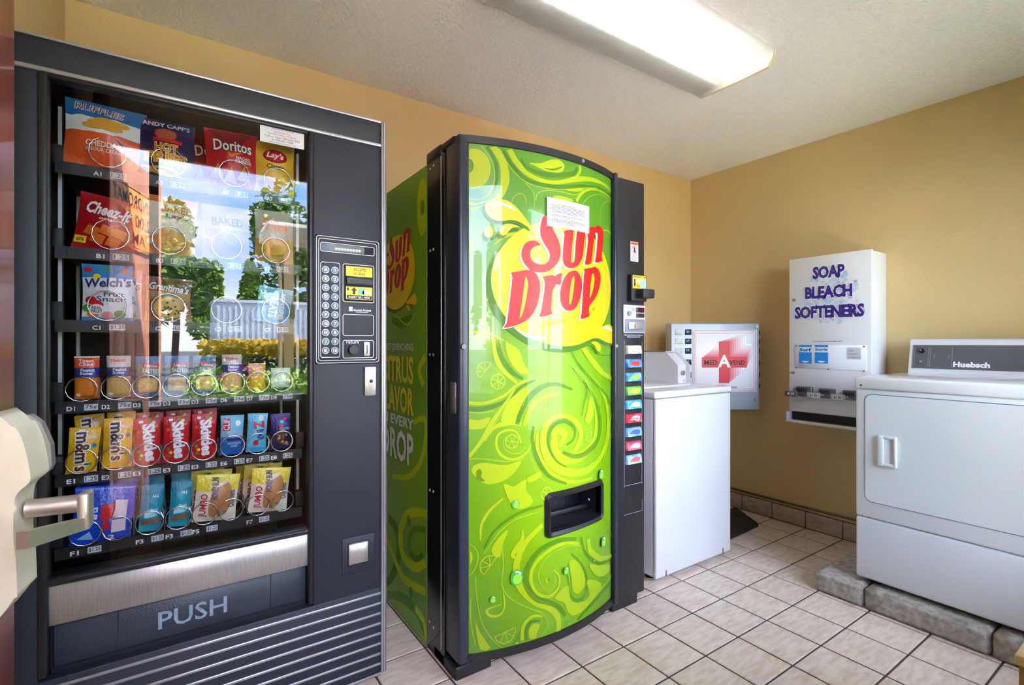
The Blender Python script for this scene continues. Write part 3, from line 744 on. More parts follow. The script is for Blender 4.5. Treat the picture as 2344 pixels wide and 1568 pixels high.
def a_lays(P):
    P.poly(ell(.5, .72, .3, .13, 24, .2), iMar); P.up(); P.poly(ell(.5, .72, .27, .11, 24, .2), iR); P.up(); P.textq("Lay's", (.28, .66), (.72, .64), (.3, .80), iW, .03, .2); P.text('Classic', .28, .72, .48, .56, iBr, .02)
    for a, b in ((.3, .2), (.6, .16)): P.up(.4); P.poly(ell(a, b, .2, .1, 16, .3), iChip)
pack_kind('lays', .118, .165, .05, [(0, (238, 196, 60))], a_lays, 4)
def a_cheez(P):
    P.textq('Cheez-It', (.10, .66), (.80, .60), (.14, .86), iW, .035, .1); P.text('original', .34, .74, .54, .60, iW, .02); P.poly([(.70, .82), (.99, .70), (.99, .80), (.70, .92)], iO); P.up(); P.textq('20%', (.74, .83), (.93, .755), (.74, .89), iK, .02)
    for k, (a, b) in enumerate(((.25, .34), (.48, .38), (.68, .36), (.36, .22), (.60, .20))):
        P.up(.4); P.poly([(a - .12, b - .06), (a + .08, b - .1), (a + .13, b + .05), (a - .06, b + .09)], iO)
    P.up(); P.rect(.02, .2, .10, .22, iY); P.up(); P.text('60%', .05, .17, .13, .19, iK, .02)
pack_kind('cheezit', .140, .150, .055, [(0, (176, 22, 32))], a_cheez, 5)
def a_baked(P):
    P.text('BAKED', .36, .92, .72, .84, iO, .02); P.text("Lay's", .45, .85, .60, .69, iMar, .02)
    for a, b in ((.5, .34), (.68, .30), (.4, .24), (.6, .18)): P.up(.4); P.poly(ell(a, b, .17, .1, 16, .4), C_('baked chip', (226, 148, 84)))
    P.up(); P.poly(ell(.2, .2, .06, .05, 12), iW)
pack_kind('baked', .136, .165, .052, [(0, (226, 150, 100)), (.28, (238, 226, 210)), (.88, (226, 120, 60))], a_baked, 6)
pack_kind('baked2', .128, .160, .05, [(0, (150, 112, 76)), (.55, (164, 132, 100))], lambda P: P.text('BAKED', .2, .85, .62, .76, iBr, .02), 7)
def a_fri(P): P.textq('Fritos', (.12, .62), (.85, .60), (.18, .84), iO, .03, .25); P.poly(ell(.5, .3, .3, .14), iChip)
pack_kind('fritos', .112, .165, .05, [(0, (190, 140, 70)), (.45, (186, 178, 170))], a_fri, 8)
def a_welch(P):
    for a, b, c in ((.12, .9, iR), (.5, .93, iG), (.85, .9, iO), (.3, .78, iY)): P.poly(ell(a, b, .08, .05, 12), c)
    P.up(); P.textq("Welch's", (.05, .58), (.97, .62), (.06, .74), iN, .03); P.text('Fruit', .45, .85, .43, .51, iN, .015); P.text('Snack', .3, .9, .34, .43, iN, .015)
    for a, b, c in ((.18, .36, iR), (.12, .22, iG), (.22, .12, iO), (.32, .28, iR), (.5, .1, iPk), (.75, .12, iG)): P.up(.3); P.poly(ell(a, b, .12, .07, 14), c)
    P.up(); P.poly(ell(.3, .2, .16, .09, 18), iW); P.up(); P.text('REAL', .2, .4, .2, .25, iK, .02); P.text('FRUIT', .19, .41, .14, .19, iK, .02)
pack_kind('welch', .110, .150, .03, [(0, (60, 140, 190)), (.06, (226, 232, 238)), (.76, (44, 130, 190))], a_welch, 9)
def a_cook(P):
    P.textq("Grandma's", (.04, .72), (.95, .66), (.06, .88), iW, .03, .2); P.text('Chocolate', .1, .6, .55, .63, iCy, .02)
    P.up(); P.poly(ell(.55, .32, .38, .24, 20), iTan)
    rg = random.Random(4); P.up()
    for _ in range(22): a = rg.uniform(0, 6.28); q = rg.uniform(0, .9); P.poly(ell(.55 + .34 * q * math.cos(a), .32 + .2 * q * math.sin(a), .03, .022, 8), iBr)
pack_kind('cookie', .108, .125, .03, [(0, (160, 104, 74)), (.5, (190, 130, 80)), (.68, (110, 66, 44))], a_cook, 10)
def a_krisp(P):
    P.textq('RICE KRISPIES', (.64, .85), (.64, .12), (.78, .85), iW, .02); P.textq('TREATS', (.34, .86), (.34, .14), (.58, .86), iW, .03); P.textq('Original', (.12, .8), (.12, .3), (.24, .8), iW, .01)
pack_kind('krispy', .100, .110, .03, [(0, (44, 150, 206)), (.12, (70, 170, 220)), (.86, (120, 200, 234))], a_krisp, 11, boxy=.3)
def a_toast(cl, brand):
    def f(P):
        P.text(brand[0], .2, .8, .86, .93, iW if cl else iR, .02)
        if brand[1]: P.text(brand[1], .22, .78, .78, .85, iW, .02)
        P.text('Peanut', .3, .85, .64, .71, iW, .015); P.text('Butter', .3, .80, .57, .63, iW, .015); P.poly([(.12, .60), (.2, .58), (.24, .70), (.16, .71)], iBr); P.up()
        for b0, b1 in ((.02, .24), (.26, .48)):
            P.poly(rounded(.06, .94, b0, b1, .04), cl or iTan); P.up()
            for a in (.22, .42, .6, .8): P.poly(ell(a, b1 - .07, .015, .008, 6), iBr); P.poly(ell(a, b0 + .06, .015, .008, 6), iBr)
        P.rect(.12, .28, .06, .13, iW)
    return f
pack_kind('toast', .052, .112, .034, [(0, (214, 110, 36)), (.5, (24, 60, 140)), (.73, (232, 86, 36)), (.96, (230, 220, 210))], a_toast(C_('cheese cracker', (232, 126, 34)), ('Toast', 'Chee')), 12, boxy=.8, wob=.005)
pack_kind('nekot', .052, .112, .034, [(0, (206, 176, 130)), (.5, (28, 60, 140)), (.73, (222, 206, 190)), (.82, (214, 200, 190))], a_toast(None, ('Nekot', '')), 13, boxy=.8, wob=.005)
def a_salt(P):
    P.poly([(.3, .74), (.95, .70), (.95, .80), (.3, .84)], iR); P.up(); P.textq('Lance', (.38, .75), (.88, .72), (.38, .81), iW, .02); P.textq('SALTED', (.3, .60), (.95, .58), (.3, .69), iW, .02); P.text('PEANUTS', .35, .9, .52, .57, iW, .01)
    rg = random.Random(2)
    P.poly(rounded(.12, .9, .10, .46, .1), iTan); P.up()
    for _ in range(26): P.up(.1); P.poly(ell(rg.uniform(.18, .84), rg.uniform(.14, .42), .06, .03, 8, rg.uniform(0, 3)), C_('peanut', (236, 204, 132)))
    P.up(); P.rect(.1, .9, .04, .12, C_('slate', (80, 120, 150)))
pack_kind('peanut', .058, .112, .026, [(0, (66, 112, 150)), (.5, (120, 142, 120)), (.8, (84, 128, 170))], a_salt, 14)
def a_mm(P):
    P.textq("m&m's", (.24, .90), (.30, .16), (.70, .92), iW, .09); P.up(); P.textq("m&m's", (.24, .90), (.30, .16), (.70, .92), iBr, .03); P.up()
    P.text('PEANUT', .62, .95, .80, .86, iW, .015); P.rect(.3, .5, .92, .965, iW); P.poly(ell(.86, .66, .07, .045, 14), iB); P.poly(ell(.78, .3, .06, .04, 14), iG)
pack_kind('candyyel', .064, .134, .026, [(0, (238, 180, 24))], a_mm, 15)
def a_skit(P):
    rg = random.Random(6)
    for c, (a, b) in zip((iG, iY, iVi, iO, iG, iY, iVi, iR, iG, iO), ((.6, .94), (.75, .9), (.88, .93), (.86, .82), (.2, .3), (.3, .22), (.16, .4), (.34, .33), (.24, .14), (.18, .72))):
        P.up(.2); P.poly(ell(a, b, .07, .035, 12), c)
    P.up(); P.textq('Skittles', (.34, .86), (.46, .08), (.76, .88), iW, .05); P.rect(.2, .36, .90, .95, iW)
pack_kind('candyred', .062, .130, .026, [(0, (206, 20, 40))], a_skit, 16)
def a_clif(P): P.rect(.08, .4, .62, .92, iR); P.up(); P.textq('CLIF', (.37, .64), (.37, .90), (.11, .64), iW, .02); P.poly(ell(.75, .8, .12, .07), iW); P.text('CHOCOLATE', .3, .9, .27, .32, iW, .02); P.text('CHIP', .45, .75, .20, .25, iW, .02); P.rect(.3, .92, .36, .42, iN)
pack_kind('clif', .062, .118, .026, [(0, (24, 96, 176)), (.3, (44, 120, 200)), (.45, (150, 190, 210)), (.62, (110, 190, 224))], a_clif, 17)
def a_zbar(P): P.textq('BAR', (.46, .58), (.52, .30), (.80, .60), iN, .03); P.up(); P.textq('Z', (.30, .78), (.36, .62), (.78, .80), iR, .05); P.poly(ell(.65, .88, .14, .07), iW); P.poly(ell(.45, .25, .14, .07), iR)
pack_kind('zbar', .056, .118, .026, [(0, (60, 170, 220)), (.12, (104, 196, 230))], a_zbar, 18)
def a_bite(P):
    for a, b, c in ((.7, .86, iR), (.55, .78, iCy), (.75, .72, iB), (.5, .66, iR)): P.poly(ell(a, b, .1, .05), c)
    P.up(); P.text('CLUSTERS', .4, .95, .55, .62, iW, .01); rg = random.Random(9)
    for _ in range(40): P.up(.08); P.poly(ell(rg.uniform(.3, .85), rg.uniform(.12, .5), .07, .035, 8, rg.uniform(0, 3)), rg.choice((iBr, C_('cocoa', (130, 92, 74)), iTan)))
pack_kind('bites', .058, .112, .028, [(0, (40, 34, 74)), (.6, (44, 46, 130))], a_bite, 19)
def a_pop(P):
    P.textq('Pop.', (.28, .38), (.28, .62), (.10, .38), iW, .05); P.textq('Tarts', (.40, .36), (.40, .66), (.28, .36), iW, .03); P.rect(.46, .66, .42, .70, iR); P.rect(.50, .62, .24, .40, iR); P.up()
    P.poly([(.64, .44), (.90, .44), (.90, .74), (.68, .76)], C_('frosting', (226, 206, 206))); P.poly([(.66, .18), (.90, .20), (.90, .42), (.66, .41)], C_('frosting', (226, 206, 206))); P.up()
    P.ribbon([(.64, .44), (.68, .60), (.67, .76)], .03, iMar); P.poly([(.10, .10), (.38, .08), (.30, .24)], C_('gloss blue', (140, 190, 236))); P.text('2', .62, .72, .06, .14, iW, .03)
pack_kind('tarts', .128, .150, .034, [(0, (16, 66, 190)), (.94, (90, 130, 220)), (.965, (16, 66, 190))], a_pop, 20, wob=.0)
def a_teal(P): P.poly([(.2, .30), (.8, .34), (.85, .42), (.5, .52), (.2, .44)], C_('pale teal', (150, 226, 236))); P.up(); P.textq('SWITCH', (.25, .34), (.8, .44), (.24, .42), iW, .02); P.text('ALL', .5, .8, .74, .79, iW, .02); P.poly([(.1, .16), (.9, .2), (.9, .30), (.1, .24)], C_('chestnut', (150, 90, 50)))
pack_kind('teal', .052, .128, .03, [(0, (30, 160, 180)), (.12, (26, 140, 160)), (.3, (20, 150, 175)), (.8, (24, 130, 156))], a_teal, 21)
def a_bun(P):
    P.poly(smooth([(.36, .14), (.70, .12), (.84, .40), (.80, .78), (.56, .88), (.36, .62)], 4), C_('glazed bun', (190, 128, 70))); P.up(); P.poly([(.44, .72), (.72, .84), (.70, .90), (.48, .86)], C_('glaze', (236, 214, 180)))
    P.textq('JUMBO', (.32, .11), (.32, .61), (.12, .11), iW, .09); P.up(); P.textq('JUMBO', (.32, .11), (.32, .61), (.12, .11), iR, .03); P.textq('HONEY BUN', (.52, .50), (.50, .94), (.37, .50), iN, .04); P.textq('Duchess', (.94, .30), (.92, .66), (.80, .30), iN, .02); P.poly(ell(.72, .2, .04, .03), iB)
pack_kind('bun', .112, .135, .045, [(0, (226, 214, 190)), (.18, (238, 226, 196)), (.66, (240, 216, 70)), (.9, (244, 222, 60))], a_bun, 22, wob=.08)

fz = {k: v[0] + .015 for k, v in ROWS.items()}
L8 = ROWS['E'][3]
put('ruffles', 'chip_bag', 'blue, white and orange ridged chip bag in the top row', -.150, fz['A'] + .004, ry=2)
put('ruffles', 'chip_bag', 'second blue and orange ridged chip bag, behind the first one', -.146, fz['A'] + .004, 1.795, ry=-3)
put('hotfries', 'fries_bag', 'navy bag of hot corn fries in the top row', -.018, fz['A'] - .002)
put('hotfries', 'fries_bag', 'second navy fries bag, behind the front one', -.006, fz['A'] + .004, 1.80, ry=4)
put('doritos', 'tortilla_chip_bag', 'red tortilla chip bag in the top row', .146, fz['A'] + .002, ry=-2)
put('doritos', 'tortilla_chip_bag', 'second red tortilla chip bag, half hidden behind the front one', .105, fz['A'] + .004, 1.80, ry=-6)
put('lays', 'chip_bag', 'yellow potato chip bag under the service sticker', .262, fz['A'] - .002)
put('lays', 'chip_bag', 'second yellow potato chip bag, behind the front one', .285, fz['A'] + .004, 1.80, ry=3)
put('cheezit', 'cracker_bag', 'red cheese cracker bag leaning in the second row', -.142, fz['B'] - .006, ry=8)
put('baked', 'chip_bag', 'orange and cream baked chip bag in the second row', -.012, fz['B'] + .002, ry=3)
put('baked2', 'chip_bag', 'pale baked chip bag dimly seen behind the mirrored sky', .130, fz['B'] + .002)
put('fritos', 'corn_chip_bag', 'white corn chip bag with orange script behind the mirrored sky', .262, fz['B'] + .002)
put('welch', 'fruit_snack_pouch', 'blue and white fruit snack pouch in the third row', -.146, fz['C'] + .002, rz=-6)
put('welch', 'fruit_snack_pouch', 'second fruit snack pouch, behind the front pouch', -.130, fz['C'] + .002, 1.80)
put('cookie', 'cookie_pack', 'brown cookie pack with white script in the third row', -.012, fz['C'] + .002, ry=3)
put('cookie', 'cookie_pack', 'second brown cookie pack, behind the front one', -.010, fz['C'] + .002, 1.80, ry=-4)
put('krispy', 'cereal_bar_pack', 'light blue cereal treat pack at the end of the third row', .262, fz['C'] + .006, ry=7)
put('toast', 'cracker_pack', 'orange cheese cracker pack with blue band in the fourth row', L8[0] + .008, fz['D'] + .006, rz=-4)
put('nekot', 'cracker_pack', 'tan sandwich cookie pack with blue band in the fourth row', L8[1] + .004, fz['D'] + .006, rz=-3)
for k, q in zip((2, 3, 4), ('leftmost', 'middle', 'rightmost')): put('peanut', 'peanut_bag', 'blue grey salted peanut bag, %s of three in the fourth row' % q, L8[k] + .002, fz['D'] + .004, rz=-3, group='salted peanut bags')
put('nekot', 'cracker_pack', 'tan sandwich cookie pack behind the mirrored flowers', L8[5], fz['D'] + .006)
pack_kind('plainyel', .048, .085, .028, [(0, (222, 160, 40)), (.6, (236, 196, 70))], None, 31, boxy=.5)
put('plainyel', 'snack_cake', 'small yellow snack pack behind the mirrored flowers', L8[6], fz['D'] + .005)
pack_kind('plainwht', .056, .062, .03, [(0, (226, 230, 232))], None, 32, boxy=.6)
put('plainwht', 'snack_cake', 'square white snack pack at the end of the fourth row', L8[7], fz['D'] + .012)
put('candyyel', 'candy_bag', 'yellow peanut candy bag tilted forward at the start of the fifth row', L8[0] + .002, fz['E'] - .014, 1.702, ry=5, rx=4)
put('candyyel', 'candy_bag', 'yellow peanut candy bag standing behind the tilted one', L8[0] + .010, fz['E'] + .010, 1.775, ry=-3)
put('candyyel', 'candy_bag', 'upright yellow peanut candy bag in the second lane of the fifth row', L8[1] + .002, fz['E'] + .002, ry=2)
put('candyyel', 'candy_bag', 'yellow candy bag behind the upright one of the second lane', L8[1] + .006, fz['E'] + .012, 1.775)
for k, q in zip((2, 3, 4), ('leftmost', 'middle', 'rightmost')):
    put('candyred', 'candy_bag', 'red fruit candy bag, %s of the three front ones' % q, L8[k], fz['E'] + .001, ry=-2 + k, group='red fruit candy bags')
    put('candyred', 'candy_bag', 'red fruit candy bag standing behind the %s front one' % q, L8[k] + .006, fz['E'] + .010, 1.775, group='red fruit candy bags')
put('clif', 'energy_bar', 'wide blue energy bar with red block in the fifth row', L8[5], fz['E'] + .004, ry=2)
put('zbar', 'energy_bar', 'light blue kids energy bar in the fifth row', L8[6], fz['E'] + .004, ry=3)
put('bites', 'cluster_bag', 'dark violet nut cluster bag at the end of the fifth row', L8[7], fz['E'] + .004)
put('tarts', 'pastry_pack', 'royal blue toaster pastry pack in the bottom row', -.154, fz['F'] - .004, 1.708, ry=5)
put('tarts', 'pastry_pack', 'second royal blue pastry pack, behind the front one', -.150, fz['F'] + .006, 1.79, ry=2)
for k, q in zip((2, 3), ('nearer the blue pastry pack', 'nearer the honey buns')):
    put('teal', 'cracker_pouch', 'teal snack pouch in the bottom row, %s' % q, ROWS['F'][3][k] + .004, fz['F'] + .004, 1.712, ry=4)
    put('teal', 'cracker_pouch', 'teal snack pouch standing behind the front one %s' % q, ROWS['F'][3][k] + .010, fz['F'] + .016, 1.775, ry=-3)
for x, q in ((.105, 'beside the teal pouches'), (.248, 'at the end of the bottom row')):
    put('bun', 'honey_bun', 'front cream and yellow honey bun pack %s' % q, x, fz['F'] + .002, 1.712, ry=6, group='honey bun packs')
    put('bun', 'honey_bun', 'middle honey bun pack %s' % q, x - .014, fz['F'] + .004, 1.775, ry=4, group='honey bun packs')
    put('bun', 'honey_bun', 'rear honey bun pack %s' % q, x - .028, fz['F'] + .006, 1.838, ry=2, group='honey bun packs')

# ================================================================ soda vending machine
AX, AR, AYC = 1.1605, .9087, 2.3187
VX0, VX1, VZ0, VZ1 = 1.118, 1.396, .457, .579
def arc(u, v, h=0.0): return (u, AYC - math.sqrt(AR * AR - (u - AX) ** 2) - h, v)
def pxF(px, py):
    """pixel -> (x, z) on the bowed front panel"""
    r = ray(px, py); a = r.x * r.x + r.y * r.y; b = -2 * (r.x * AX + r.y * AYC); c = AX * AX + AYC * AYC - AR * AR
    t = (-b - math.sqrt(max(b * b - 4 * a * c, 0))) / (2 * a)
    return (r.x * t, HC + r.z * t)
def rg1(p): return [pxF(1130 + x * .17219, 500 + y * .17219) for x, y in p]
def rg2(p): return [pxF(1060 + x * .15358, 320 + y * .15355) for x, y in p]
def rg3(p): return [pxF(1060 + x * .23591, 740 + y * .23597) for x, y in p]
def rg4(p): return [pxF(1060 + x * .27418, 1080 + y * .27423) for x, y in p]

M_sblk = mat('glossy black steel', (20, 20, 23), .22, var=.1, scale=20, coat=.2)
M_sbk2 = mat('black column paint', (28, 28, 31), .42, var=.2, scale=9, bump=.1, bscale=200)
M_edge = mat('dark blue black frame', (38, 44, 58), .3, var=.08, scale=10)
so = thing('soda_vending_machine', (1.25, 1.9, 0), 'lime green soda vending machine with bowed front and black selection column', 'vending machine')
MB().rbox(.783, 1.717, 1.575, YB - .012, .006, 1.805, .004).build('cabinet', M_sblk, so)

def limemat(name, gain, ox):
    m = bpy.data.materials.new(name); m.use_nodes = True
    n = m.node_tree.nodes; l = m.node_tree.links; b = n['Principled BSDF']; b.inputs['Roughness'].default_value = .35
    t = n.new('ShaderNodeTexCoord'); mp_ = n.new('ShaderNodeMapping'); mp_.inputs['Location'].default_value = (ox, 0, -.66); mp_.vector_type = 'POINT'
    l.new(t.outputs['Object'], mp_.inputs[0]); sc = n.new('ShaderNodeVectorMath'); sc.operation = 'MULTIPLY'; sc.inputs[1].default_value = (1.25, 0 if ox < 5 else 0, .72); l.new(mp_.outputs[0], sc.inputs[0])
    ln = n.new('ShaderNodeVectorMath'); ln.operation = 'LENGTH'; l.new(sc.outputs[0], ln.inputs[0])
    nz_ = n.new('ShaderNodeTexNoise'); nz_.inputs['Scale'].default_value = 3; l.new(t.outputs['Object'], nz_.inputs['Vector'])
    ad = n.new('ShaderNodeMath'); ad.operation = 'MULTIPLY_ADD'; ad.inputs[1].default_value = .10; l.new(nz_.outputs['Fac'], ad.inputs[0]); l.new(ln.outputs['Value'], ad.inputs[2])
    r = n.new('ShaderNodeValToRGB'); l.new(ad.outputs[0], r.inputs[0]); e = r.color_ramp.elements
    cs = [(.10, (152, 196, 2)), (.34, (138, 188, 4)), (.60, (112, 172, 16)), (.82, (96, 160, 40))]
    e[0].position, e[1].position = cs[0][0], cs[1][0]; e[0].color = lin(cs[0][1]); e[1].color = lin(cs[1][1])
    for p, c in cs[2:]: q = e.new(p); q.color = lin(c)
    l.new(r.outputs[0], b.inputs['Base Color'])
    return m
M_lime = limemat('lime green print', 1, .02)
M_lime2 = mat('lime green side print', (120, 178, 16), .38, var=.2, scale=2.2, tint=(98, 160, 36))
# bowed print panel with the delivery opening left free
def arcpanel(mb, x0, x1, z0, z1, h, hole=True, mi=0):
    xs_ = sorted(set([x0 + (x1 - x0) * i / 50 for i in range(51)] + ([VX0, VX1] if hole else [])))
    zs = [z0, VZ0, VZ1, z1] if hole else [z0, z1]
    for i in range(len(xs_) - 1):
        for j in range(len(zs) - 1):
            xm = (xs_[i] + xs_[i + 1]) / 2
            if hole and j == 1 and VX0 < xm < VX1: continue
            mb.add([arc(xs_[i], zs[j], h), arc(xs_[i + 1], zs[j], h), arc(xs_[i + 1], zs[j + 1], h), arc(xs_[i], zs[j + 1], h)], [(0, 1, 2, 3)], mi, True)
    return mb
pnl = arcpanel(MB(), .823, 1.498, .086, 1.815, 0).build('front_panel', M_lime, so)
cov = arcpanel(MB(), .823, 1.498, .086, 1.815, .0075).build('panel_cover', glass('soda cover glass', 1.40), so)
tops = [arc(.790 + (1.512 - .790) * i / 30, 0, .010)[:2] for i in range(31)] + [(1.512, 1.572), (.790, 1.572)]
MB().prism(tops, lambda u, v, w_: (u, v, w_), 1.813, 1.838).build('door_top', M_sbk2, so)
MB().prism(tops, lambda u, v, w_: (u, v, w_), .062, .088).build('door_bottom', M_sbk2, so)
MB().rbox(.786, .824, 1.468, 1.572, .062, 1.838, .008, 3).build('door_stile', M_edge, so)
MB().rbox(1.496, 1.514, 1.452, 1.572, .062, 1.838, .004, 2).build('door_stile', M_edge, so)
MB().rbox(.7815, .79, 1.598, 1.603, .05, 1.80, .001, 1).build('hinge_edge', M_alu, so)
MB().rbox(.780, .90, 1.60, 1.722, 1.80, 1.845, .008).rbox(.782, .88, 1.50, 1.60, 1.815, 1.842, .008).build('hinge_cap', M_sbk2, so)
MB().rbox(.783, .925, 1.489, 1.66, 0, .046, .006).cyl((.812, 1.512, .04), (0, 0, 1), .016, .03, 14).build('foot', M_sbk2, so)
MB().rbox(1.53, 1.685, 1.50, 1.60, 0, .045, .005).build('foot', M_sbk2, so)
for a, b in ((985, 387), (993, 379), (985, 574), (992, 571), (984, 812), (992, 812), (984, 1122), (992, 1125), (984, 1423), (993, 1437)):
    p = onX(a, b, .783); MB().cyl((.7835, p.y, p.z), (-1, 0, 0), .006, .003, 10, 0, .004).build('rivet', M_alu, so)
p = onX(1055, 790, .80); MB().cyl((.800, 1.4685, 1.126), (0, -1, 0), .011, .006, 16, 0, .009).build('door_lock', M_sblk, so)
for x, z in ((1.28, 1.826), (1.505, 1.126)): q = arc(min(x, 1.50), z, .010); MB().cyl((x, q[1] + (.0 if x < 1.4 else -.012), z), (0, -1, 0), .008, .004, 12, 0, .006).build('bolt', M_alu, so)
pl = onX(1032, 935, .7855); pl2 = onX(1045, 1005, .7855)
MB().rbox(.7835, .787, pl2.y + .004, pl.y, .90, 1.005, .001, 1).build('rating_plate', mat('grey rating plate', (130, 124, 124), .4, metal=.4, var=.2, scale=60), so)

# ---- artwork of the front
iDk = veil('swirl dark green', (92, 158, 10), .55); iLt = veil('swirl light lime', (198, 224, 0), .85); iLt2 = veil('swirl line', (208, 234, 60), .7)
iSun = C_('sun yellow', (244, 214, 0)); iSunO = C_('sun deep yellow', (250, 206, 0)); iCream = C_('cream outline', (255, 246, 196)); iSR = C_('logo red', (196, 10, 16)); iDG = veil('drop shadow green', (80, 142, 6), .8)
iDrop = C_('droplet green', (70, 158, 60)); iDropL = C_('droplet light', (140, 206, 60)); iOl = C_('olive lettering', (206, 190, 10))
def rb(P, reg, pts, wd, m): P.up(.25); P.ribbon(reg(pts), wd, m)
def spiral(P, c, r0, r1, a0, a1, wd, m, n=30, sq=1.0):
    P.up(.25); P.ribbon([(c[0] + (r0 + (r1 - r0) * i / n) * math.cos(a0 + (a1 - a0) * i / n), c[1] + sq * (r0 + (r1 - r0) * i / n) * math.sin(a0 + (a1 - a0) * i / n)) for i in range(n + 1)], wd, m, 2)
def slice_icon(P, c, r, a, m, half=False):
    P.up(.25); n = 14; a1 = math.pi if half else 2 * math.pi
    pts = [(c[0] + r * math.cos(a + a1 * i / n), c[1] + r * math.sin(a + a1 * i / n)) for i in range(n + 1)]
    P.ribbon(pts + ([pts[0]] if half else []), .004, m, 1)
    for k in range(1 if half else 0, 4 if half else 6):
        b = a + (math.pi * k / 4 if half else math.pi * k / 3); P.ribbon([c, (c[0] + r * math.cos(b), c[1] + r * math.sin(b))], .003, m, 1)
P = Print(lambda u, v, h: arc(min(max(u, .8245), 1.4955), min(max(v, .089), 1.812), h), .0135, None, .00016, .0004)
# upper swirls
P.poly([q for q in rg2(ell(150, 430, 262, 300, 30)) if q[0] > .825] and [(max(a, .826), b) for a, b in rg2(ell(150, 430, 262, 300, 30))], iLt); P.up(.3)
P.poly([(max(a, .826), b) for a, b in rg2(ell(70, 390, 90, 112, 20))], iDk)
rb(P, rg2, [(440, 90), (590, 330), (625, 600), (560, 820), (470, 900)], (.022, .032, .010), iLt)
rb(P, rg2, [(270, 95), (410, 290), (470, 520), (420, 760), (260, 880), (60, 880)], .003, iLt2)
rb(P, rg2, [(350, 100), (480, 330), (500, 600), (440, 800)], (.010, .012, .008), iDk)
rb(P, rg2, [(690, 140), (800, 340), (1000, 520), (1300, 615), (1650, 590), (1900, 590), (2100, 670), (2250, 830)], (.02, .024, .006), iLt)
rb(P, rg2, [(1740, 380), (1740, 480), (1650, 590)], (.012, .012, .004), iLt)
rb(P, rg2, [(600, 160), (760, 420), (1000, 620), (1400, 700), (1800, 690), (2050, 730), (2240, 870)], (.012, .014, .006), iDk)
rb(P, rg2, [(545, 130), (720, 440), (1000, 660), (1400, 740), (1800, 720), (2000, 720)], .0025, iLt2)
P.up(.3); P.poly(smooth(rg2([(980, 345), (1150, 350), (1300, 300), (1430, 300), (1505, 370), (1495, 450), (1400, 500), (1250, 470), (1100, 405)]), 3), iLt)
rb(P, rg2, [(1200, 420), (1330, 445), (1440, 420), (1475, 390)], (.002, .008, .002), iDk)
rb(P, rg2, [(860, 280), (960, 430), (1200, 530), (1450, 545), (1650, 500), (1700, 420)], (.008, .03, .01), iDk)
P.up(.3); P.poly(smooth(rg2([(1530, 745), (1660, 725), (1800, 735), (1720, 775), (1620, 770)]), 3), iLt)
rb(P, rg2, [(1690, 920), (1740, 830), (1850, 750), (2000, 750), (2150, 830), (2250, 950)], (.014, .008, .003), iLt)
rb(P, rg2, [(1780, 950), (1900, 840), (2060, 820), (2200, 920)], .0025, iLt2)
rb(P, rg2, [(2050, 480), (2090, 620), (2180, 710), (2250, 750)], .003, iLt2); rb(P, rg2, [(2150, 520), (2190, 610), (2250, 590)], .0025, iLt2)
rb(P, rg2, [(720, 940), (760, 850), (850, 800), (920, 850), (940, 950)], .0025, iLt2); rb(P, rg2, [(920, 640), (1030, 760), (1060, 900), (1050, 1010)], .0025, iLt2)
rb(P, rg2, [(1080, 900), (1110, 800), (1250, 755), (1450, 775), (1680, 820), (1790, 750)], .003, iLt2)
rb(P, rg2, [(60, 950), (200, 960), (330, 920)], (.01, .008, .004), iLt); rb(P, rg2, [(60, 1010), (180, 1020), (320, 970)], .004, iLt2)
P.up(.3); P.poly(smooth(rg2([(1330, 850), (1420, 830), (1600, 880), (1640, 920), (1450, 900)]), 3), iLt)
rb(P, rg2, [(2040, 1250), (2040, 1080), (2090, 950), (2180, 915), (2250, 960)], .0025, iLt2); P.up(.3)
P.poly([(min(a, 1.496), b) for a, b in smooth(rg2([(2200, 1180), (2230, 1090), (2260, 1060), (2260, 1380), (2215, 1300)]), 3)], iLt)
rb(P, rg2, [(470, 1560), (600, 1450), (760, 1400), (900, 1400)], (.004, .012, .004), iLt); rb(P, rg2, [(400, 1500), (600, 1380), (820, 1340)], (.004, .016, .006), iDk)
rb(P, rg2, [(2080, 1350), (2160, 1360), (2230, 1450), (2240, 1560)], (.004, .008, .004), iLt)
# middle swirls
rb(P, rg3, [(40, 95), (150, 85), (260, 100), (400, 170)], (.008, .01, .004), iLt); rb(P, rg3, [(40, 130), (200, 120), (330, 170)], .0025, iLt2)
rb(P, rg3, [(290, 130), (310, 300), (380, 450), (520, 580)], (.008, .018, .010), iLt)
rb(P, rg3, [(330, 160), (370, 330), (470, 470), (580, 540)], (.014, .02, .010), iDk)
P.up(.3); P.poly(smooth(rg3([(410, 180), (450, 200), (540, 260), (580, 380), (640, 480), (560, 490), (470, 400), (420, 290)]), 3), iLt)
rb(P, rg3, [(40, 770), (200, 775), (380, 710), (520, 600), (640, 545)], (.012, .01, .006), iLt)
rb(P, rg3, [(40, 830), (200, 830), (400, 760), (560, 620), (700, 550)], (.018, .014, .006), iDk)
rb(P, rg3, [(40, 855), (160, 870), (300, 850)], .003, iLt2)
P.up(.3); P.poly(smooth(rg3([(42, 935), (150, 940), (260, 910), (230, 990), (170, 1025), (42, 1020)]), 3), iLt)
rb(P, rg3, [(500, 640), (390, 800), (280, 960), (170, 1150), (50, 1300)], (.006, .016, .010), iLt)
rb(P, rg3, [(470, 720), (370, 880), (250, 1060), (120, 1230), (42, 1290)], .003, iLt2)
rb(P, rg3, [(560, 1160), (520, 1060), (430, 1035), (340, 1080), (320, 1180), (370, 1280), (480, 1320), (600, 1270), (670, 1150), (690, 980)], (.006, .009, .008), iLt)
rb(P, rg3, [(560, 980), (440, 970), (300, 1010), (200, 1140)], (.01, .016, .006), iLt)
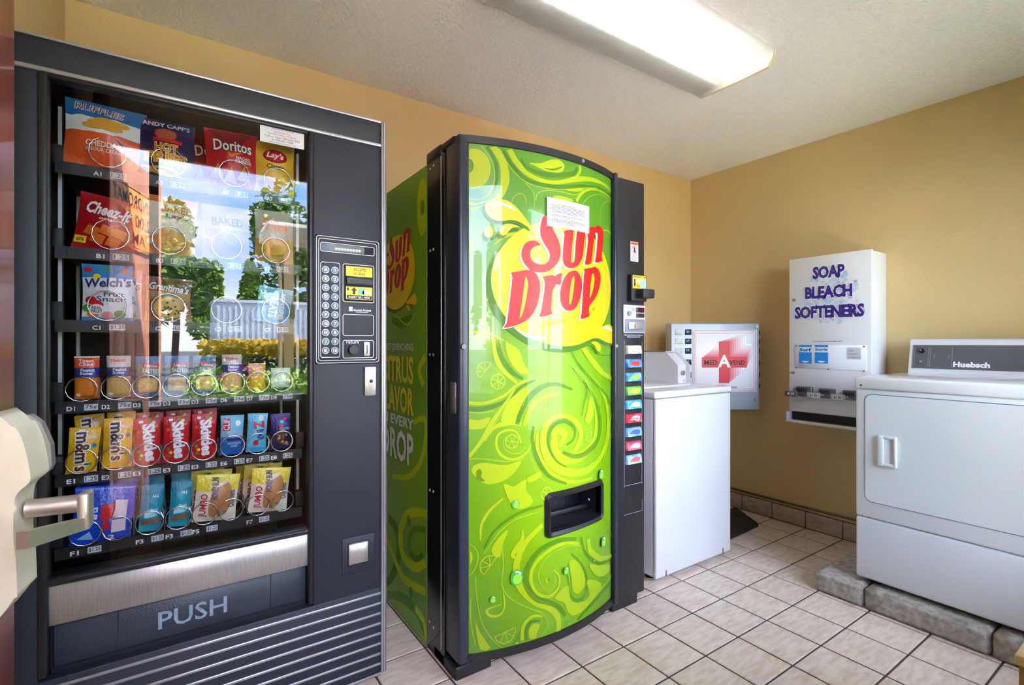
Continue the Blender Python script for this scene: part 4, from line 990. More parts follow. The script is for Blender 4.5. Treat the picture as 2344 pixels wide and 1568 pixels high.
rb(P, rg3, [(520, 1120), (470, 1080), (400, 1120), (390, 1190), (440, 1250), (540, 1260), (600, 1200)], .0022, iLt2)
P.up(.3); P.poly(smooth(rg3([(370, 960), (390, 850), (450, 740), (560, 650), (640, 620), (600, 760), (520, 900), (510, 970)]), 3), iLt)
rb(P, rg3, [(520, 980), (560, 860), (640, 720), (760, 620), (900, 590), (1060, 640)], (.016, .022, .008), iDk)
rb(P, rg3, [(590, 1000), (640, 850), (760, 720), (920, 690)], (.012, .018, .006), iLt)
# the large hook
rb(P, rg3, [(900, 1140), (880, 1050), (950, 1050), (985, 1090), (960, 1150), (930, 1190)], (.02, .03, .016), iLt)
rb(P, rg3, [(880, 1120), (900, 1260), (1000, 1320), (1150, 1280), (1260, 1150), (1290, 980), (1270, 800)], (.03, .04, .008), iLt)
rb(P, rg3, [(1050, 1290), (1120, 1160), (1140, 1050), (1080, 950), (960, 910), (840, 960), (780, 1080), (800, 1260), (900, 1400), (1060, 1450), (1220, 1410), (1350, 1260), (1400, 1050), (1390, 800), (1320, 620), (1180, 480)], (.02, .034, .012), iLt)
rb(P, rg3, [(1000, 1395), (900, 1330), (830, 1200), (830, 1060), (900, 960), (1000, 950), (1080, 1020), (1070, 1120), (1000, 1180)], (.004, .022, .006), iDk)
rb(P, rg3, [(960, 1250), (1080, 1290), (1200, 1250), (1310, 1110), (1320, 900), (1270, 730), (1180, 570)], (.012, .026, .006), iDk)
rb(P, rg3, [(720, 1060), (720, 1220), (790, 1380), (920, 1500), (1080, 1540), (1250, 1500)], (.012, .016, .010), iLt)
rb(P, rg3, [(680, 1000), (670, 1150), (720, 1320), (830, 1480), (1000, 1555)], (.010, .018, .008), iDk)
rb(P, rg3, [(640, 1240), (680, 1380), (760, 1500), (850, 1560)], .0025, iLt2)
P.up(.3); P.poly(smooth(rg3([(1180, 940), (1200, 850), (1230, 700), (1260, 760), (1260, 880), (1220, 975)]), 3), iLt)
rb(P, rg3, [(1150, 900), (1170, 780), (1200, 650), (1160, 560), (1060, 430)], (.004, .014, .006), iDk); rb(P, rg3, [(1140, 980), (1180, 1030), (1240, 1000), (1280, 850), (1230, 650), (1110, 450)], .003, iLt2)
rb(P, rg3, [(1130, 190), (1230, 340), (1350, 480), (1470, 560)], (.02, .03, .01), iLt); rb(P, rg3, [(1030, 230), (1120, 400), (1260, 560), (1400, 720), (1440, 860)], (.006, .014, .006), iDk)
rb(P, rg3, [(940, 260), (1060, 420), (1160, 560)], .004, iLt2); rb(P, rg3, [(1200, 200), (1260, 270), (1350, 310), (1470, 300)], .003, iDk)
rb(P, rg3, [(1470, 780), (1420, 960), (1400, 1150), (1340, 1380)], (.012, .008, .004), iLt); rb(P, rg3, [(1470, 860), (1440, 1060), (1400, 1280)], .003, iLt2)
P.up(.3); P.poly(smooth(rg3([(80, 1440), (100, 1380), (200, 1350), (330, 1370), (440, 1370), (560, 1330), (500, 1440), (380, 1530), (250, 1560), (180, 1540), (130, 1500)]), 3), iLt)
P.up(.3); P.poly(smooth(rg3([(120, 1450), (150, 1410), (180, 1440), (170, 1490), (210, 1530), (140, 1520)]), 3), iDk)
rb(P, rg3, [(50, 1315), (200, 1315), (420, 1340), (600, 1310)], .003, iLt2)
P.up(.3); P.poly(smooth(rg3([(620, 1500), (740, 1440), (745, 1490), (640, 1545)]), 2), iLt)
for c, r, a in (((215, 460), 62, .9), ((335, 565), 52, .6), ((470, 1145), 50, .9), ((1215, 1100), 38, 1.2)):
    q = rg3([c])[0]; slice_icon(P, q, r * .00048, a, iLt2, c[0] < 300)
# lower swirls
rb(P, rg4, [(140, 570), (150, 440), (220, 320), (330, 220)], (.004, .012, .006), iLt)
rb(P, rg4, [(170, 640), (250, 500), (380, 390), (520, 320), (660, 280)], (.006, .012, .008), iDk); rb(P, rg4, [(170, 680), (300, 500), (450, 390), (640, 330)], .0025, iLt2)
P.up(.3); P.poly(smooth(rg4([(335, 100), (420, 120), (520, 60), (520, 150), (580, 240), (520, 300), (430, 300), (370, 220)]), 3), iLt)
rb(P, rg4, [(490, 730), (410, 700), (440, 640), (490, 560), (490, 480)], (.002, .024, .004), iLt)
rb(P, rg4, [(660, 440), (540, 560), (460, 700), (440, 830), (480, 960), (600, 1080), (720, 1130), (790, 1220), (790, 1340)], (.016, .030, .020), iLt)
rb(P, rg4, [(960, 600), (860, 590), (720, 650), (600, 760), (560, 880), (600, 1000), (700, 1040), (780, 980), (800, 880), (750, 810)], (.012, .014, .006), iLt)
rb(P, rg4, [(940, 560), (800, 570), (640, 650), (530, 800), (520, 930), (600, 1050), (720, 1090), (800, 1130), (850, 1200)], (.014, .024, .016), iDk)
rb(P, rg4, [(1050, 690), (980, 620), (860, 620), (720, 690), (640, 800), (630, 900), (690, 980), (760, 930), (760, 860)], .0025, iLt2)
q = rg4([(700, 900)])[0]; P.up(.3); P.poly(ell(q[0], q[1], .008, .010), iLt); P.up(.2); P.poly(ell(q[0] + .005, q[1], .006, .008), iDk)
P.up(.3); P.poly(smooth(rg4([(880, 750), (940, 740), (1000, 830), (1010, 940), (960, 1010), (910, 990), (900, 880)]), 3), iLt)
rb(P, rg4, [(860, 800), (880, 950), (900, 1040), (960, 1070), (1020, 1010), (1030, 880), (980, 760), (900, 680)], (.006, .016, .006), iDk)
P.up(.3); P.poly(smooth(rg4([(760, 1050), (870, 940), (890, 1060), (960, 1090), (1050, 1030), (1030, 900), (1150, 930), (1100, 1040), (1000, 1150), (920, 1195), (870, 1170), (840, 1090)]), 3), iLt)
rb(P, rg4, [(1260, 880), (1150, 1010), (1040, 1130), (950, 1230)], (.016, .02, .010), iDk); rb(P, rg4, [(1260, 830), (1140, 980), (1020, 1100)], (.008, .01, .004), iLt)
P.up(.3); P.poly(smooth(rg4([(1050, 770), (1150, 780), (1220, 770), (1210, 830), (1150, 870), (1090, 850)]), 3), iLt)
rb(P, rg4, [(1040, 560), (1060, 660), (1150, 720), (1260, 680)], (.02, .024, .01), iLt); rb(P, rg4, [(980, 540), (1020, 680), (1120, 760), (1230, 730)], (.008, .016, .006), iDk)
rb(P, rg4, [(1255, 480), (1230, 500), (1240, 540), (1265, 500), (1240, 440), (1190, 470), (1190, 560), (1240, 600)], .003, iLt2)
rb(P, rg4, [(35, 590), (100, 640), (120, 720), (80, 830), (35, 870)], .003, iLt2)
P.up(.3); P.poly([(max(a, .826), b) for a, b in smooth(rg4([(30, 650), (70, 680), (70, 740), (30, 790)]), 3)], iLt)
rb(P, rg4, [(330, 1000), (340, 1120), (300, 1190), (230, 1200), (190, 1160), (230, 1130), (320, 1100)], (.004, .010, .003), iLt)
P.up(.3); P.poly(smooth(rg4([(300, 710), (230, 660), (280, 560), (370, 480), (330, 590)]), 3), iLt)
rb(P, rg4, [(320, 600), (330, 780), (320, 950), (400, 1060), (560, 1140), (660, 1180), (700, 1280), (650, 1370)], .003, iLt2)
rb(P, rg4, [(100, 880), (110, 1050), (150, 1250), (230, 1380), (310, 1460)], .003, iLt2); rb(P, rg4, [(60, 1050), (60, 1250), (100, 1450)], .003, iLt2)
P.up(.3); P.poly(smooth(rg4([(95, 1220), (130, 1330), (220, 1465), (140, 1480), (110, 1360)]), 2), iLt)
rb(P, rg4, [(660, 1200), (570, 1205), (500, 1280), (490, 1400)], (.006, .014, .016), iLt); rb(P, rg4, [(640, 1240), (560, 1250), (520, 1320), (520, 1400)], (.006, .016, .014), iDk)
P.up(.3); P.poly(smooth(rg4([(550, 1380), (545, 1310), (590, 1265), (635, 1275), (610, 1340), (600, 1385)]), 3), iLt)
for c, r, a, hf in (((345, 1335), 66, -2.9, True), ((222, 780), 62, .9, True), ((690, 180), 40, .5, False)):
    q = rg4([c])[0]; slice_icon(P, q, r * .00056, a, iLt2, hf)
# the sun
SC = pxF(1259, 647); SRX = (pxF(1396, 640)[0] - pxF(1122, 650)[0]) / 2; SCX = (pxF(1396, 640)[0] + pxF(1122, 650)[0]) / 2; SRZ = SC[1] - pxF(1258, 793)[1]
P.up(2); P.poly(ell(SCX - .012, SC[1] - .018, SRX * 1.02, SRZ * 1.02, 48), iDG); P.up(2)
P.poly(ell(SCX, SC[1], SRX, SRZ, 48), iSun); P.up(2)
P.ribbon(rg1([(260, 1450), (380, 1530), (520, 1590), (640, 1600)]), (.003, .014, .012), iW); P.poly(ell(*pxF(1245, 773), .006, .007, 14), iW)
# splashes
def splash(P, pts, hl=None):
    P.up(1); P.poly(smooth([(a - .006, b - .010) for a, b in pts], 3), iDG); P.up(1); P.poly(smooth(pts, 3), iSun)
    if hl: P.up(1); P.poly(smooth(hl, 3), iW)
splash(P, rg2([(312, 1010), (340, 930), (430, 895), (540, 890), (650, 915), (750, 980), (860, 1100), (940, 1210), (1005, 1325), (910, 1280), (810, 1222), (690, 1200), (560, 1215), (450, 1198), (370, 1140), (325, 1075)]), rg2([(398, 980), (470, 942), (560, 940), (690, 985), (790, 1075), (660, 1015), (540, 975), (430, 1000)]))
splash(P, rg2([(525, 1385), (545, 1315), (600, 1265), (680, 1255), (760, 1275), (830, 1305), (740, 1310), (680, 1350), (630, 1415), (570, 1430)]), rg2([(545, 1375), (570, 1320), (640, 1275), (600, 1320), (565, 1380)]))
splash(P, rg2([(300, 1380), (330, 1300), (390, 1290), (430, 1350), (420, 1420), (370, 1465), (320, 1440)]))
splash(P, rg3([(1198, 168), (1280, 80), (1350, 25), (1415, 15), (1458, 70), (1470, 140), (1440, 195), (1370, 180), (1300, 145), (1240, 150)]), rg3([(1322, 42), (1400, 34), (1448, 88), (1390, 56)]))
splash(P, rg3([(1228, 188), (1285, 180), (1322, 230), (1312, 275), (1285, 255), (1265, 212)]))
# the two words
LET = [
 [(640, -20), (612, 60), (600, 140), (605, 230), (640, 320), (690, 400), (722, 460), (727, 520), (702, 580), (650, 614), (580, 612), (510, 582), (475, 530), (467, 470), (480, 420), (520, 385), (570, 366), (600, 358), (575, 322), (520, 298), (450, 308), (390, 350), (358, 420), (350, 500), (375, 580), (420, 640), (465, 692), (560, 722), (680, 716), (760, 670), (820, 610), (860, 530), (873, 440), (860, 350), (820, 240), (770, 150), (748, 60), (738, -20)],
 [(915, 178), (975, 160), (1042, 150), (1030, 300), (1010, 540), (1018, 588), (1045, 582), (1062, 500), (1090, 160), (1195, 178), (1185, 320), (1168, 490), (1135, 580), (1085, 645), (1010, 668), (940, 645), (903, 580), (898, 480), (912, 320), (922, 215)],
 [(1225, 195), (1255, 120), (1320, 125), (1340, 110), (1385, 105), (1430, 150), (1441, 240), (1430, 400), (1418, 520), (1426, 572), (1330, 590), (1342, 500), (1362, 240), (1355, 202), (1338, 197), (1322, 220), (1300, 420), (1275, 600), (1195, 615), (1205, 540), (1235, 300)],
 [(213, 742), (225, 722), (300, 708), (380, 695), (460, 690), (540, 730), (590, 830), (601, 930), (590, 1030), (550, 1180), (480, 1300), (390, 1375), (260, 1430), (118, 1457), (150, 1400), (170, 1300), (205, 1020), (230, 780)],
 [(638, 778), (770, 755), (785, 775), (830, 745), (892, 730), (880, 800), (870, 882), (815, 880), (790, 920), (765, 960), (752, 1100), (745, 1220), (756, 1272), (595, 1312), (610, 1240), (640, 1060), (660, 900), (655, 820)],
 [(1060, 695), (1110, 730), (1150, 820), (1156, 930), (1130, 1060), (1080, 1180), (1010, 1230), (930, 1215), (880, 1140), (862, 1040), (875, 920), (915, 800), (980, 722)],
 [(1178, 682), (1240, 665), (1300, 655), (1330, 645), (1380, 690), (1402, 760), (1400, 860), (1370, 980), (1320, 1080), (1260, 1155), (1245, 1230), (1252, 1302), (1140, 1337), (1148, 1260), (1165, 1000), (1180, 760), (1190, 712)]]
HOLES = [[(405, 775), (430, 830), (436, 900), (415, 1050), (385, 1200), (350, 1300), (325, 1330), (345, 1200), (370, 1030), (390, 880)],
 [(1045, 770), (1053, 830), (1040, 960), (1015, 1100), (995, 1150), (985, 1120), (990, 1000), (1010, 860), (1030, 790)],
 [(1300, 735), (1319, 790), (1310, 900), (1275, 1030), (1255, 1057), (1262, 960), (1270, 880), (1285, 770)]]
LOGO = [(0, smooth(rg1([(x - 24, y + 16) for x, y in l]), 2)) for l in LET] + [(1, smooth(rg1(l), 2)) for l in LET] + [(2, smooth(rg1(l), 2)) for l in HOLES]
for lay, inkm in ((0, iCream), (1, iSR), (2, iSun)):
    P.up(2)
    for k, pts in LOGO:
        if k == lay: P.poly(pts, inkm)
P.textq('CITRUS SODA', rg1([(585, 1462)])[0], rg1([(1092, 1342)])[0], rg1([(600, 1395)])[0], iOl, .02, .15)
P.up(1); q = pxF(1355, 708); P.ring(q[0], q[1], .006, .008, .0015, iSR, 14); P.textc('R', q[0], q[1], .007, iSR, .02)
# droplets
for reg, c, r in ((rg4, (427, 265), 28), (rg4, (437, 873), 48), (rg4, (237, 1057), 22), (rg4, (848, 818), 26), (rg4, (1160, 575), 36), (rg4, (1140, 15), 34), (rg4, (868, 1252), 10), (rg4, (433, 1413), 12), (rg4, (1080, 730), 9)):
    q = reg([c])[0]; r_ = r * .00050
    P.up(.6); P.poly(ell(q[0], q[1], r_, r_ * 1.15, 18), iDrop); P.up(.6); P.poly(ell(q[0] + r_ * .1, q[1] - r_ * .25, r_ * .72, r_ * .75, 16), iDropL)
    if r > 20: P.up(.6); P.ring(q[0], q[1], r_ * .68, r_ * .8, r_ * .22, iW, 8, .5, 1.9)
P.build('front_artwork', pnl)
# delivery opening
fr = MB(); out = rounded(VX0 - .021, VX1 + .021, VZ0 - .021, VZ1 + .021, .024, 5); inn = rounded(VX0, VX1, VZ0, VZ1, .010, 5)
def loop(pts, h): return [arc(a, b, h) for a, b in pts]
def subd(pts):
    o = []
    for i in range(len(pts)):
        a, b = pts[i], pts[(i + 1) % len(pts)]; n = 8 if math.hypot(a[0] - b[0], a[1] - b[1]) > .06 else 1
        o += [(a[0] + (b[0] - a[0]) * k / n, a[1] + (b[1] - a[1]) * k / n) for k in range(n)]
    return o
O, I = subd(out), subd(inn); n = len(O); mid = [((a[0] + b[0]) / 2, (a[1] + b[1]) / 2) for a, b in zip(O, I)]
rows = [loop(O, .006), loop(mid, .018), loop(I, .012), loop(I, -.02)]
for a, b in zip(rows, rows[1:]): fr.add(a + b, [(i, (i + 1) % n, n + (i + 1) % n, n + i) for i in range(n)], 0, True)
vs_ = fr.build('delivery_frame', M_sbk2, so)
cv = MB(); d0, d1 = 1.435, 1.566
cv.quad((VX0, d0, VZ0), (VX1, d0, VZ0), (VX1, d1, VZ0 + .012), (VX0, d1, VZ0 + .012)); cv.quad((VX0, d0, VZ1), (VX0, d1, VZ1), (VX1, d1, VZ1), (VX1, d0, VZ1))
cv.quad((VX0, d0, VZ0), (VX0, d1, VZ0), (VX0, d1, VZ1), (VX0, d0, VZ1)); cv.quad((VX1, d0, VZ0), (VX1, d0, VZ1), (VX1, d1, VZ1), (VX1, d1, VZ0)); cv.quad((VX0, d1, VZ0), (VX1, d1, VZ0), (VX1, d1, VZ1), (VX0, d1, VZ1))
cv.build('delivery_bin', mat('black bin plastic', (30, 32, 36), .35, var=.2, scale=15, bump=.6, bscale=120), so)
MB().rbox(VX0 + .004, VX1 - .004, 1.50, 1.51, VZ0 + .012, VZ0 + .03, .003).rbox(VX0 + .02, VX0 + .10, 1.54, 1.563, VZ0 + .03, VZ1 - .02, .003).build('bin_ledge', M_sbk2, so)
for a, b in ((VX1 - .010, VZ1 - .02), (VX1 - .010, VZ0 + .045)): MB().cyl((VX1 - .001, 1.50, b), (-1, 0, 0), .007, .004, 10, 0, .004).build('bin_screw', M_alu, so)

# ---- printed side panel
def sideP(u, v, h): return (.7825 - h, min(max(u, 1.7195), YB - .016), min(max(v, .006), 1.80))
MB().box(.7818, .784, 1.718, YB - .014, .004, 1.802).build('side_panel', M_lime2, so)
def pxS(px, py): q = onX(px, py, .7825); return (q.y, q.z)
def sg5(p): return [pxS(880 + x * .2871, 350 + y * .2870) for x, y in p]
def sg6(p): return [pxS(880 + x * .4724, 760 + y * .4719) for x, y in p]
P = Print(sideP, None, None, .00016, .0003)
sDk, sLt, sLn = iDk, iLt, iLt2
for reg, pts, wd, m in ((sg5, [(210, 140), (240, 190), (310, 170), (345, 110)], .004, sLn), (sg5, [(30, 480), (90, 320), (180, 240), (280, 230), (345, 300)], (.02, .05, .02), sLt), (sg5, [(100, 520), (150, 360), (230, 280), (320, 330)], .006, sLn), (sg5, [(80, 600), (80, 420), (160, 300), (270, 260)], (.03, .04, .02), sDk), (sg5, [(345, 900), (290, 1020), (290, 1200), (345, 1330)], (.06, .05, .03), sLt), (sg5, [(215, 640), (250, 580), (300, 640), (290, 760), (250, 840)], .005, sLn), (sg5, [(60, 1330), (150, 1360), (220, 1300)], (.02, .05, .02), sDk), (sg5, [(100, 1300), (180, 1370), (250, 1280)], .006, sLn), (sg5, [(290, 1480), (300, 1420), (345, 1420)], .006, sLn),
  (sg6, [(20, 900), (60, 960), (70, 1080), (40, 1180), (10, 1220)], (.04, .05, .03), sDk), (sg6, [(140, 440), (190, 420), (205, 480), (180, 620), (120, 700), (40, 700)], (.02, .03, .02), sLt), (sg6, [(205, 880), (120, 880), (80, 960), (90, 1080), (150, 1140), (200, 1120)], (.03, .05, .03), sLt), (sg6, [(200, 960), (140, 960), (120, 1040), (150, 1100), (190, 1080)], (.02, .03, .02), sDk), (sg6, [(10, 1000), (50, 1100), (100, 1200), (200, 1260)], (.02, .04, .03), sLt), (sg6, [(20, 1280), (90, 1290), (160, 1360), (200, 1480)], (.03, .05, .02), sDk), (sg6, [(150, 1340), (190, 1400), (205, 1500)], .03, sLt), (sg6, [(200, 120), (170, 180), (190, 260)], .03, sLt)):
    P.up(.4); P.ribbon([(min(max(a, 1.72), 2.32), min(max(b, .03), 1.79)) for a, b in reg(pts)], wd, m)
for c, r in ((sg5([(310, 430)])[0], (.05, .11)),): P.up(.5); P.poly(ell(c[0] + .006, c[1], r[0], r[1]), sLt); P.up(.5); P.poly(ell(c[0] + .004, c[1], .018, .03), sDk)
zt_, zb_ = pxS(926, 531)[1], pxS(906, 709)[1]; ks = (zt_ - zb_) / 2 / SRZ; yr_ = pxS(951, 612)[0]; syc = yr_ + SRX * ks; szc = (zt_ + zb_) / 2
def side_of(pts): return [(min(syc - (a - SCX) * ks, 2.33), szc + (b - SC[1]) * ks) for a, b in pts]
P.up(2); P.poly(side_of(ell(SCX - .012, SC[1] - .02, SRX, SRZ, 40)), sDk); P.up(2); P.poly(side_of(ell(SCX, SC[1], SRX, SRZ, 40)), iSun)
for lay, inkm in ((0, iCream), (1, iSR), (2, iSun)):
    P.up(2)
    for k, pts in LOGO:
        if k == lay: P.poly(side_of(pts), inkm)
P.up(1); sY = C_('side yellow lettering', (236, 222, 40)); sW = iW
P.poly(smooth(sg5([(175, 1200), (215, 1150), (245, 1120), (262, 1160), (255, 1215), (225, 1205)]), 3), iSun); P.poly(smooth(sg5([(180, 1220), (200, 1215), (210, 1250), (200, 1260)]), 3), iSun)
yr = pxS(947, 800)[0]; yl = pxS(877, 800)[0]
for t, a, b, m, l_, bd in (('THIRST QUENCHING', 786, 806, sW, yl + .02, .0), ('CITRUS', 819, 879, sY, yl, .03), ('FLAVOR', 892, 951, sY, yl, .03), ('IN EVERY', 962, 985, sW, yl + .01, .03), ('DROP', 998, 1068, sW, yl, .03)):
    P.text(t, l_, yr, pxS(947, b)[1], pxS(947, a)[1], m, bd)
for c, r in ((sg6([(122, 915)])[0], .02), (sg6([(133, 1262)])[0], .02)): P.up(.5); P.poly(ell(c[0], c[1], r, r * 1.2), sDk)
P.build('side_artwork', so)

# ---- selection column
CF = 1.490
colm = MB().rbox(1.512, 1.717, CF, 1.575, .046, 1.840, .005).build('selection_column', M_sbk2, so)
def colP(u, v, h): return (u, CF - h, v)
P = Print(colP); P.rect(1.628, 1.677, 1.491, 1.577, M_lbl); P.up(); P.rect(1.629, 1.676, 1.563, 1.575, iO); P.up(); P.text('WARNING', 1.635, 1.670, 1.566, 1.572, iK, .02); P.ring(1.6525, 1.542, .0165, .0175, .002, iR, 20); P.poly([(1.648, 1.53), (1.658, 1.53), (1.656, 1.553), (1.651, 1.556), (1.648, 1.545)], iK); P.ribbon([(1.641, 1.554), (1.664, 1.530)], .002, iR)
for k in range(8): P.rect(1.632, 1.673 - (k % 3) * .004, 1.494 + k * .0035, 1.4955 + k * .0035, C_('fine print', (150, 150, 152)))
P.build('warning_sticker', colm); P = Print(colP); P.text('PRESS SELECTION TO DISPLAY', 1.590, 1.708, 1.169, 1.174, iW, .0); P.text('PRICE OR SOLD OUT', 1.608, 1.690, 1.161, 1.166, iW, .0); P.build('instruction_lettering', colm); P = Print(colP)
for q in (((1.590, 1.150), (1.590, .52)), ((1.700, 1.145), (1.700, .52)), ((1.588, .527), (1.702, .527)), ((1.588, .403), (1.702, .403)), ((1.702, .403), (1.702, .452))): P.ribbon(list(q), .0016, C_('pale edge', (170, 172, 176)), 1)
P.build('edge_lines', colm)
bv = MB().rbox(1.612, 1.708, CF - .022, CF + .002, 1.318, 1.432, .004).rbox(1.640, 1.712, CF - .062, CF - .015, 1.330, 1.368, .004).build('bill_validator', M_blk, so)
MB().box(1.652, 1.711, CF - .0625, CF - .060, 1.345, 1.351).build('bill_mouth', M_gask, bv)
P = Print(lambda u, v, h: (u, CF - .022 - h, v)); P.rect(1.618, 1.702, 1.372, 1.428, M_yelL); P.up(); P.rect(1.665, 1.701, 1.374, 1.412, C_('pale note', (150, 214, 190))); P.rect(1.622, 1.664, 1.400, 1.4115, iW); P.text('INSERT $1', 1.622, 1.700, 1.417, 1.425, iK, .02); P.poly([(1.626, 1.412), (1.634, 1.412), (1.634, 1.392), (1.638, 1.392), (1.630, 1.376), (1.622, 1.392), (1.626, 1.392)], iK); P.text('FACE UP', 1.641, 1.662, 1.378, 1.388, iK, .02); P.build('validator_label', bv)
cp = MB().rbox(1.580, 1.716, CF - .008, CF + .002, 1.180, 1.302, .006).build('coin_panel', mat('light grey plastic', (196, 198, 206), .4, var=.05), so)
MB().rbox(1.586, 1.710, CF - .010, CF - .006, 1.186, 1.240, .003).build('panel_inset', mat('slate plastic', (120, 130, 146), .4, var=.05), cp)
MB().rbox(1.604, 1.690, CF - .014, CF - .009, 1.196, 1.230, .003).cyl((1.647, CF - .014, 1.213), (0, -1, 0), .009, .004, 16).build('coin_door', M_steel, cp)
MB().cyl((1.610, CF - .008, 1.264), (0, -1, 0), .012, .008, 18, 0, .010).build('return_button', M_alu, cp)
MB().rbox(1.655, 1.706, CF - .0105, CF - .007, 1.270, 1.292, .002).build('price_display', mat('dark red display', (64, 14, 18), .2, var=.1), cp)
MB().rbox(1.655, 1.706, CF - .0105, CF - .007, 1.248, 1.266, .002).build('coin_slot', M_gask, cp)
P = Print(lambda u, v, h: (u, CF - .008 - h, v)); P.text('COIN RETURN', 1.626, 1.652, 1.284, 1.288, iK); P.text('PUSH', 1.628, 1.650, 1.276, 1.280, iK); P.build('panel_print', cp)
BT = [((176, 168, 160), None, 'grey empty selection button'), ((60, 120, 200), (226, 60, 60), 'blue and red selection button'), ((70, 150, 190), (150, 200, 70), 'green and blue selection button'), ((90, 170, 60), (240, 200, 60), 'green selection button'), ((60, 150, 210), (230, 240, 240), 'light blue selection button'), ((200, 30, 50), (250, 250, 250), 'red selection button'), ((110, 160, 220), (60, 90, 170), 'blue selection button'), ((190, 60, 80), (190, 210, 236), 'red and white selection button'), ((120, 170, 220), (226, 90, 100), 'pale blue selection button')]
M_clr = glass('button plastic', 1.45)
for k, (c1, c2, lb) in enumerate(BT):
    z = 1.109 - k * .0591
    b = MB().add([(1.597, CF, z - .019), (1.690, CF, z - .019), (1.690, CF, z + .019), (1.597, CF, z + .019), (1.601, CF - .014, z - .017), (1.686, CF - .014, z - .017), (1.686, CF - .008, z + .016), (1.601, CF - .008, z + .016)], [(0, 1, 5, 4), (1, 2, 6, 5), (2, 3, 7, 6), (3, 0, 4, 7), (4, 5, 6, 7)])
    ob = b.build('selection_button', mat('button face %d' % k, c1, .25, var=.35, scale=30, tint=tuple(min(255, v + 60) for v in c1)), so); ob['label'] = lb
    def bp_(u, v, h, z=z): t = (v - (z - .017)) / .033; return (u, CF - .014 + .006 * t - h, v)
    if c2:
        P = Print(bp_); P.poly(smooth([(1.612, z - .006), (1.640, z + .010), (1.676, z + .006), (1.668, z - .010), (1.635, z - .008)], 3), C_('button art %d' % k, c2)); P.up()
        if k == 5: P.text('Cheerwine', 1.606, 1.682, z - .009, z + .009, iR if False else C_('dark cherry', (120, 10, 30)), .02)
        P.build('label_print', ob)
MB().box(1.601, 1.632, CF - .0008, CF + .001, .482, .508).build('coin_cup', M_gask, so)

# paper notice taped on the front
nt_ = MB(); n = 12
for i in range(n):
    a, b = 1.103 + .215 * i / n, 1.103 + .215 * (i + 1) / n
    for h, fl_ in ((.0090, False), (.0086, True)):
        q = [arc(a, 1.557, h), arc(b, 1.557, h), arc(b, 1.661, h), arc(a, 1.661, h)]; nt_.add(q if not fl_ else q[::-1], [(0, 1, 2, 3)], 0, True)
no = tag(nt_.build('paper_notice', M_lbl, None, (1.21, 1.41, 1.557)), 'white printed paper notice taped above the sun logo', 'notice')
P = Print(arc, .0135, None, .0002, .0094)
P.fn = lambda u, v, h: tuple(a - b for a, b in zip(arc(u, v, h), (1.21, 1.41, 1.557)))
rg_ = random.Random(8); M_fine = mat('grey fine print', (96, 98, 108), .6)
for k in range(15):
    z = 1.640 - k * .0049
    if k in (7, 10): continue
    x0 = 1.175 if k == 0 else (1.19 if k == 14 else 1.124); x1 = 1.236 if k == 0 else (1.24 if k == 14 else 1.296 - (rg_.uniform(0, .02) if k not in (6, 9, 13) else rg_.uniform(.04, .12)))
    x = x0
    while x < x1:
        w_ = rg_.uniform(.004, .012); P.rect(x, min(x + w_, x1), z, z + .0018, M_fine); x += w_ + .002
pr = P.mb.mesh('notice_print', P.inks); o = link('notice_print', pr, no)

# ================================================================ washer
M_enam = mat('white enamel', (214, 216, 220), .28, var=.025, scale=4, coat=.3)
M_encl = mat('white enamel lid', (218, 220, 223), .2, var=.02, scale=6, coat=.4)
M_dirt = mat('scuffed enamel edge', (200, 194, 190), .5, var=.3, scale=40)
M_dark = mat('black rubber', (20, 22, 26), .6, var=.1)  # rubber of the feet; its black also stands for shade in the soap chute
WX0, WX1, WY0, WY1, WZ = 1.862, 2.478, 1.556, 2.262, .908
wa = thing('washer', ((WX0 + WX1) / 2, 1.9, 0), 'white top loading coin washer beside the soda machine', 'washer')
MB().rbox(WX0 + .012, WX1 - .012, WY0 + .022, WY1, .028, .872, .006).build('cabinet', M_enam, wa)
MB().rbox(WX0 + .012, WX1, WY0, WY0 + .024, .022, .872, .009, 3).build('front_panel', M_enam, wa)
MB().rbox(WX0, WX1 + .004, WY0 - .004, WY1, .874, WZ, .010, 3).build('top_panel', M_encl, wa)
MB().rbox(WX0 + .07, WX1 - .15, WY0 + .14, WY1 - .16, WZ - .002, WZ + .008, .006, 2).build('lid', M_encl, wa)
for x in (1.945, 2.405): MB().rbox(x - .003, x + .003, WY0 - .003, WY0 + .004, .024, .052, .001, 1).build('panel_clip', mat('grey clip', (110, 112, 118), .4, metal=.5), wa)
for x in (WX0 + .06, WX1 - .06):
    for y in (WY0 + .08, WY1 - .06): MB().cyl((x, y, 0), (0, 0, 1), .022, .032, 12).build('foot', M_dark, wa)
con = [(WY1 - .11, WZ - .002), (WY1 - .005, WZ - .002), (WY1 - .005, WZ + .17), (WY1 - .06, WZ + .17)]
MB().prism(con, lambda u, v, w_: (w_, u, v), WX0 + .01, WX1 - .14).build('console', M_enam, wa)
